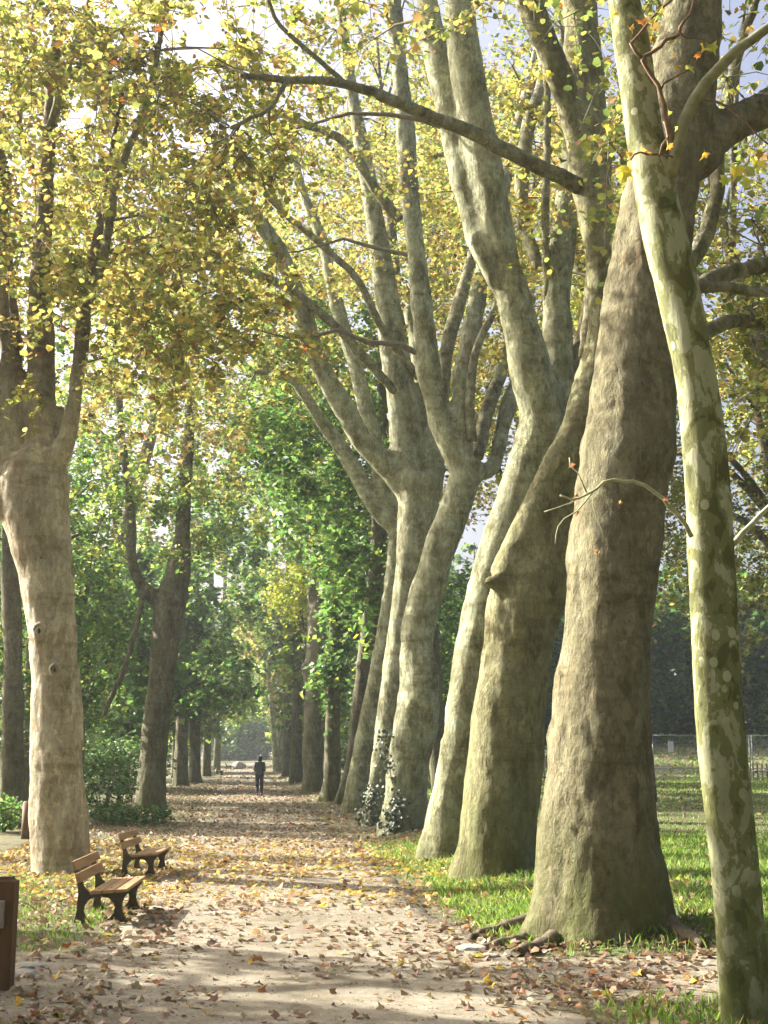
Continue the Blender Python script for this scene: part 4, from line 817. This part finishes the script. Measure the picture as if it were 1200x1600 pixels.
E = [(0, 1), (1, 2), (2, 3), (3, 4), (4, 5), (0, 6), (6, 7), (7, 8), (8, 9), (0, 10), (10, 11), (11, 12), (12, 13), (2, 14), (14, 15), (15, 16), (16, 17), (2, 18), (18, 19), (19, 20), (20, 21)]
skin('body', V, E, [(.15, .11), (.13, .10), (.16, .10), .055, .095, .085, .08, .055, .04, .035, .08, .055, .04, .035, .06, .045, .035, .03, .06, .045, .035, .03], M['skin'], r)
skin('jacket', [(0, 0, .82), (0, 0, .95), (0, 0, 1.15), (0, .01, 1.36), (0, .015, 1.45), (.17, .01, 1.40), (.215, -.02, 1.13), (.18, .15, 1.05), (-.17, .01, 1.40), (-.215, -.02, 1.13), (-.18, .15, 1.05)],
     [(0, 1), (1, 2), (2, 3), (3, 4), (3, 5), (5, 6), (6, 7), (3, 8), (8, 9), (9, 10)], [(.20, .15), (.20, .15), (.185, .14), (.19, .135), .085, .085, .068, .055, .085, .068, .055], M['jacket'], r)
skin('trousers', [(0, 0, .92), (.10, 0, .86), (.098, .06, .50), (.088, -.02, .09), (-.10, 0, .86), (-.093, -.03, .50), (-.088, -.20, .10)], [(0, 1), (1, 2), (2, 3), (0, 4), (4, 5), (5, 6)], [(.15, .12), .11, .082, .068, .11, .082, .068], M['trouser'], r)
skin('hood', [(0, -.02, 1.46), (0, .0, 1.57), (0, .01, 1.67), (0, .03, 1.73)], [(0, 1), (1, 2), (2, 3)], [.10, (.115, .12), (.115, .125), .06], M['hair'], r)
for sx, y0, z0 in ((.087, .03, .05), (-.087, -.14, .06)): skin('shoe', [(sx, y0 - .08, z0), (sx, y0 + .05, z0 - .005), (sx, y0 + .16, z0 - .015)], [(0, 1), (1, 2)], [.048, .05, .036], M['shoe'], r)
for sx in (.12, -.12):
    skin('hand', [(sx * 1.25, .19, 1.055), (sx, .25, 1.07), (sx * .8, .29, 1.08), (sx * .9, .27, 1.10)], [(0, 1), (1, 2), (1, 3)], [.03, .035, .02, .014], M['skin'], r, 1)

# ------------------------------------------------------------------ roots, stones, ivy
T1 = onground(948, 1452); rt = [o for o in bpy.data.objects if o.get('label', '').startswith('massive brown')][0]
for nodes in ([(850, 1440, 30, -.45), (810, 1452, 22, -.6), (770, 1462, 15, -.7), (735, 1470, 9, -.8)], [(870, 1450, 26, -.55), (830, 1468, 20, -.75), (790, 1478, 14, -.9), (755, 1484, 8, -1)],
              [(890, 1458, 24, -.6), (865, 1474, 20, -.85), (835, 1486, 16, -1.0), (800, 1494, 9, -1.1)], [(1040, 1450, 26, -.3), (1075, 1462, 16, -.5), (1100, 1470, 8, -.6)], [(905, 1456, 16, -.55), (880, 1458, 12, -.8), (845, 1456, 10, -.9), (815, 1462, 7, -.95)]):
    P = []
    for a in nodes: g = onground(a[0], a[1]); P.append(np.array([g[0], g[1], g[2] + .03]))
    R = [a[2] * .75 * mpp(a[0], a[1], 12.3) for a in nodes]; P, R = spline(P, R, .06); P[:, 2] += .02 * vnoise(P * 4, 6); P += rng.normal(0, .006, P.shape)
    V, Q, T = tube(P - T1, R * (1 + .25 * vnoise(P * 7, 2)), 10); link('root', npmesh('root', V, [Q, T], smooth=True), M['root'], rt)
def stone(px, py, s, lab):
    bm = bmesh.new(); bmesh.ops.create_icosphere(bm, subdivisions=2, radius=s); sd_ = rng.uniform(0, 9)
    for v in bm.verts:
        k = 1 + .3 * float(vnoise(np.array(v.co) / s * 1.3 + sd_, 3)); v.co = Vector((v.co.x * k * 1.3, v.co.y * k, v.co.z * k * .35))
    tag(link('stone', bm_mesh('stone', bm), M['stone'], None, onground(px, py) + np.array([0, 0, .01])), lab, 'stone', 'stones on the gravel')
stone(738, 1484, .12, 'flat grey stone at the tip of the exposed roots'); stone(762, 1496, .09, 'small grey stone beside the exposed roots')
stone(30, 1524, .12, 'flat pale stone at the foot of the wooden barrier'); stone(46, 1512, .10, 'pale stone a little behind the wooden barrier post')
def ivy(label, D, rows, n):
    root = empty('ivy', at(rows[0][0], rows[0][1], D - .3)); b = np.array(root.location); tag(root, label, 'ivy'); P = []
    a = [at(q[0], q[1], D - q[2]) for q in rows]; p_, r_ = spline(a, [.01] * len(a), .1); V, Q, T = tube(p_ - b, r_, 5); link('stem', npmesh('stem', V, [Q, T], smooth=True), M['twig'], root)
    k = rng.integers(0, len(p_), n); Q = p_[k] + rng.normal(0, 1, (n, 3)) * np.array([.12, .05, .12]); nn = np.tile([-.4, -.8, .45], (n, 1)) + rng.normal(0, .35, (n, 3)); nn /= np.linalg.norm(nn, axis=1)[:, None]
    d = rng.normal(0, .4, (n, 3)); d[:, 2] -= 1; d -= nn * (d * nn).sum(1)[:, None]; d /= np.linalg.norm(d, axis=1)[:, None]
    tag(link('foliage', leaf_cloud('foliage', Q - b, np.stack([np.cross(d, nn), d, nn], -1), .055 * rng.uniform(.7, 1.3, n), pick([(3, (.05, .075, .04)), (1, (.08, .10, .06))], n), 1), M['ivy'], root), kind='stuff')
M['ivy'] = leaf_mat('ivy_leaf', .45, .1)
D4 = onground(628, 1299)[1]; D5 = onground(585, 1288)[1]
ivy('ivy streak climbing the bulging crooked plane trunk', D4, [(613, 1225, .42), (607, 1190, .42), (602, 1150, .36)], 90)
ivy('ivy patch at the mossy foot of the bulging crooked plane tree', D4, [(606, 1296, .6), (615, 1280, .62), (622, 1258, .58)], 200)
ivy('ivy climbing the foot of the sunlit-edged straight plane tree', D5, [(570, 1285, .45), (575, 1262, .42), (582, 1235, .36)], 190)

# ------------------------------------------------------------------ fallen leaves and grass
def scatter(n, xr, yr, dens):
    x = rng.uniform(*xr, n); y = rng.uniform(*yr, n); k = rng.random(n) < dens(x, y); return x[k], y[k]
def flat_frames(n, tilt):
    a = rng.uniform(0, 6.283, n); nn = np.stack([rng.normal(0, tilt, n), rng.normal(0, tilt, n), np.ones(n)], -1); nn *= np.where(rng.random(n) < .5, 1, -1)[:, None]; nn /= np.linalg.norm(nn, axis=1)[:, None]
    d = np.stack([np.cos(a), np.sin(a), np.zeros(n)], -1); d -= nn * (d * nn).sum(1)[:, None]; d /= np.linalg.norm(d, axis=1)[:, None]
    return np.stack([np.cross(d, nn), d, nn], -1)
def ldens(x, y):
    e = np.abs(x - pathx(y)) / PH; n = 1.5 * n2(x * .8, y * .7, 41) + .9 * n2(x * 2.7, y * 2.2, 42)
    base = np.where(e < .75, .20 + .5 * sstep(19, 26, y), .62) + .30 * n; base = base + .35 * ((y > 15.5) & (y < 22)) + .25 * sstep(30, 22, y) * (y > 19)
    base = np.where((y < 11.8) & (e > .75), .5 + .35 * n, base); base = base - .4 * ((x < pathx(y) - 2.3) & (y > 11.8) & (y < 16.5)); base = base - .5 * ((x > pathx(y) + 1.6) & (y > 12.6) & (y < 19)); base = base + .45 * sstep(.8, .0, np.abs(x - 1.1 - .1 * (12 - y)) - .3) * (y < 14)
    return np.clip(base, .04, 1)
sets = []
for n, xr, yr, s in ((16000, (-6, 5), (6.5, 16), .052), (22000, (-9, 6), (16, 32), .058), (26000, (-14, 4), (32, 75), .08), (9000, (-24, 0), (75, 180), .13)):
    x, y = scatter(n, xr, yr, ldens); k = np.abs(x - pathx(y)) < 5.0; x, y = x[k], y[k]; sets.append((x, y, np.full(len(x), s)))
x, y = scatter(14000, (2, 34), (12, 100), lambda x, y: np.clip(.45 + .5 * n2(x * .25, y * .2, 45), .05, 1)); sets.append((x, y, np.where(y > 62, .16, np.where(y > 30, .085, .065))))
X = np.concatenate([s[0] for s in sets]); Y = np.concatenate([s[1] for s in sets]); S = np.concatenate([s[2] for s in sets]) * rng.uniform(.55, 1.35, len(X))
Z = gz(X, Y) + .012 + .16 * S + .02 * (pathmask(X, Y) < .5); P = np.stack([X, Y, Z], -1); n = len(X)
wy = np.clip(sstep(15, 17, Y) * sstep(30, 22, Y) + .25 * (X > 3), 0, 1); Cc = np.where((rng.random(n) < wy * .75)[:, None], pick(PAL_DY, n), pick(PAL_D, n)); R = flat_frames(n, .38)
px, py, dd = project(P); vis = (px > 5) & (px < 1195) & (py < 1595); idx = np.where(vis)[0]; idx = idx[np.argsort(-S[idx] / dd[idx])][:296]; solo = np.zeros(n, bool); solo[idx] = True
gm = {}
for key, pal in (('tan', PAL_D[:2]), ('brown', [PAL_D[2], PAL_D[5]]), ('orange', [PAL_D[3], PAL_D[6]]), ('yellow', [(1, (.55, .45, .06)), (1, (.52, .36, .07))])): gm[key] = leaf_meshes('g' + key, pal, M['dry'], 1.6)
lab = {'tan': 'pale tan curled plane leaf fallen on the ground', 'brown': 'dark brown curled plane leaf fallen on the ground', 'orange': 'rusty orange plane leaf fallen on the ground', 'yellow': 'bright yellow plane leaf fallen on the ground'}
for i in idx:
    key = rng.choice(['tan', 'brown', 'orange', 'yellow'], p=[.56, .31, .09, .04]); o = leaf_obj('fallen_leaf', gm[key][int(rng.integers(10))], P[i] + np.array([0, 0, .006]), R[i], S[i]); tag(o, lab[key], 'leaf', key + ' fallen leaves')
for px_, py_, key, s in ((400, 1508, 'orange', .1), (357, 1445, 'orange', .08), (332, 1452, 'orange', .075), (995, 1530, 'yellow', .08), (757, 1538, 'yellow', .075), (500, 1418, 'yellow', .09), (50, 1494, 'orange', .08), (1000, 1597, 'orange', .07), (405, 1552, 'orange', .075), (462, 1492, 'orange', .08)):
    o = leaf_obj('fallen_leaf', gm[key][int(rng.integers(10))], onground(px_, py_) + np.array([0, 0, .035]), flat_frames(1, .5)[0], s); tag(o, {'orange': lab['orange'], 'yellow': lab['yellow']}[key], 'leaf', key + ' fallen leaves')
for far, lt, lb in ((False, 1, 'curled brown and tan fallen leaves strewn over the near path and verges'), (True, 2, 'brown and yellow fallen leaves carpeting the far path and lawn')):
    k = ~solo & ((Y > 27) == far); tag(link('leaf_litter', leaf_cloud('leaf_litter', P[k], R[k], S[k], Cc[k], lt, rng.uniform(-1, 2.6, k.sum())), M['dry']), lb, 'leaf litter', kind='stuff')
# crumbs of leaf, twig and grit trodden into the gravel
x, y = scatter(30000, (-6, 5), (6.5, 20), lambda x, y: pathmask(x, y) * np.clip(.6 + .6 * n2(x * 1.4, y * 1.4, 47), .1, 1)); n = len(x); P = np.stack([x, y, gz(x, y) + .012], -1)
tag(link('grit', leaf_cloud('grit', P, flat_frames(n, .5), rng.uniform(.006, .02, n), pick([(3, (.20, .15, .10)), (2, (.12, .085, .055)), (2, (.42, .36, .29)), (1, (.33, .22, .13))], n), 2), M['dry']), 'crumbs of leaf and grit trodden into the gravel path', 'grit', kind='stuff')
# a leaf on the sunlit bench
p = onground(212, 1368); o = leaf_obj('fallen_leaf', gm['yellow'][1], at(236, 1331, p[1] + .9) , flat_frames(1, .15)[0], .07); tag(o, 'yellow plane leaf lying on the seat of the sunlit bench', 'leaf')
def gdens(x, y):
    root_plate = sstep(1.0, .6, np.hypot((x - 1.25) * .8, (y - 12.0) * 1.2))
    off = 1 - pathmask(x, y); e = np.abs(x - pathx(y)) - PH; n = n2(x * .8, y * .6, 61) + .5 * n2(x * 2.4, y * 2, 62)
    right = (x > pathx(y)); d = np.where(right, np.clip(.75 + .8 * n, 0, 1) * sstep(-.5, .1, e + .3 * n), np.clip(.75 + .9 * n, 0, 1) * sstep(.0, .5, e + .3 * n) * sstep(25, 20, y))
    d = d * np.where((~right) & (x < pathx(y) - 4.2) & (y > 20), 0, 1); return off * d * (1 - .8 * root_plate)
G = []
for n, xr, yr, h, w in ((60000, (.0, 7), (6.5, 16), .095, .0055), (60000, (-1, 10), (16, 26), .09, .008), (36000, (0, 18), (24, 45), .06, .014), (34000, (0, 32), (45, 66), .07, .035), (16000, (0, 46), (66, 104), .12, .08), (26000, (-5.5, -1.5), (11.5, 22), .055, .006)):
    x, y = scatter(n, xr, yr, gdens); G.append((x, y, np.full(len(x), h), np.full(len(x), w)))
x, y, h, w = [np.concatenate([g[i] for g in G]) for i in range(4)]; n = len(x); h = h * rng.uniform(.4, 1.5, n); a = rng.uniform(0, 6.28, n); l = rng.uniform(.1, .8, n); z = gz(x, y) - .01
b0 = np.stack([x, y, z], -1); dx = np.stack([np.cos(a), np.sin(a), 0 * a], -1); ln = np.stack([-np.sin(a), np.cos(a), 0 * a], -1)
V = np.stack([b0 - dx * w[:, None], b0 + dx * w[:, None], b0 + dx * w[:, None] * .7 + ln * (h * l * .35)[:, None] + [0, 0, 1] * (h * .6)[:, None], b0 + ln * (h * l)[:, None] + [0, 0, 1] * h[:, None]], 1).reshape(-1, 3)
k = np.arange(n) * 4; Fa = np.concatenate([np.stack([k, k + 1, k + 2], -1), np.stack([k, k + 2, k + 3], -1)])
cg = np.repeat(pick([(3, (.13, .23, .035)), (2, (.18, .30, .05)), (1.2, (.25, .34, .065)), (.5, (.30, .29, .09))], n), 4, 0)
tag(link('grass', npmesh('grass', V, Fa, cg), M['grass']), 'short green grass on the lawn and verges', 'grass', kind='stuff')

# ------------------------------------------------------------------ haze
HAZE = .0005
bm = box_bm(860, 720, 46); hz = link('haze', bm_mesh('haze', bm), None, None, (0, 290, 46 / 2 - 1.6))
m = bpy.data.materials.new('haze'); m.use_nodes = True; t = m.node_tree; t.nodes.clear(); o = t.nodes.new('ShaderNodeOutputMaterial'); pv = t.nodes.new('ShaderNodeVolumePrincipled')
pv.inputs['Color'].default_value = (.82, .90, 1, 1); pv.inputs['Density'].default_value = HAZE; pv.inputs['Anisotropy'].default_value = .35; t.links.new(pv.outputs[0], o.inputs['Volume'])
hz.data.materials.append(m); tag(hz, 'thin bluish haze hanging along the avenue', 'haze', kind='stuff')
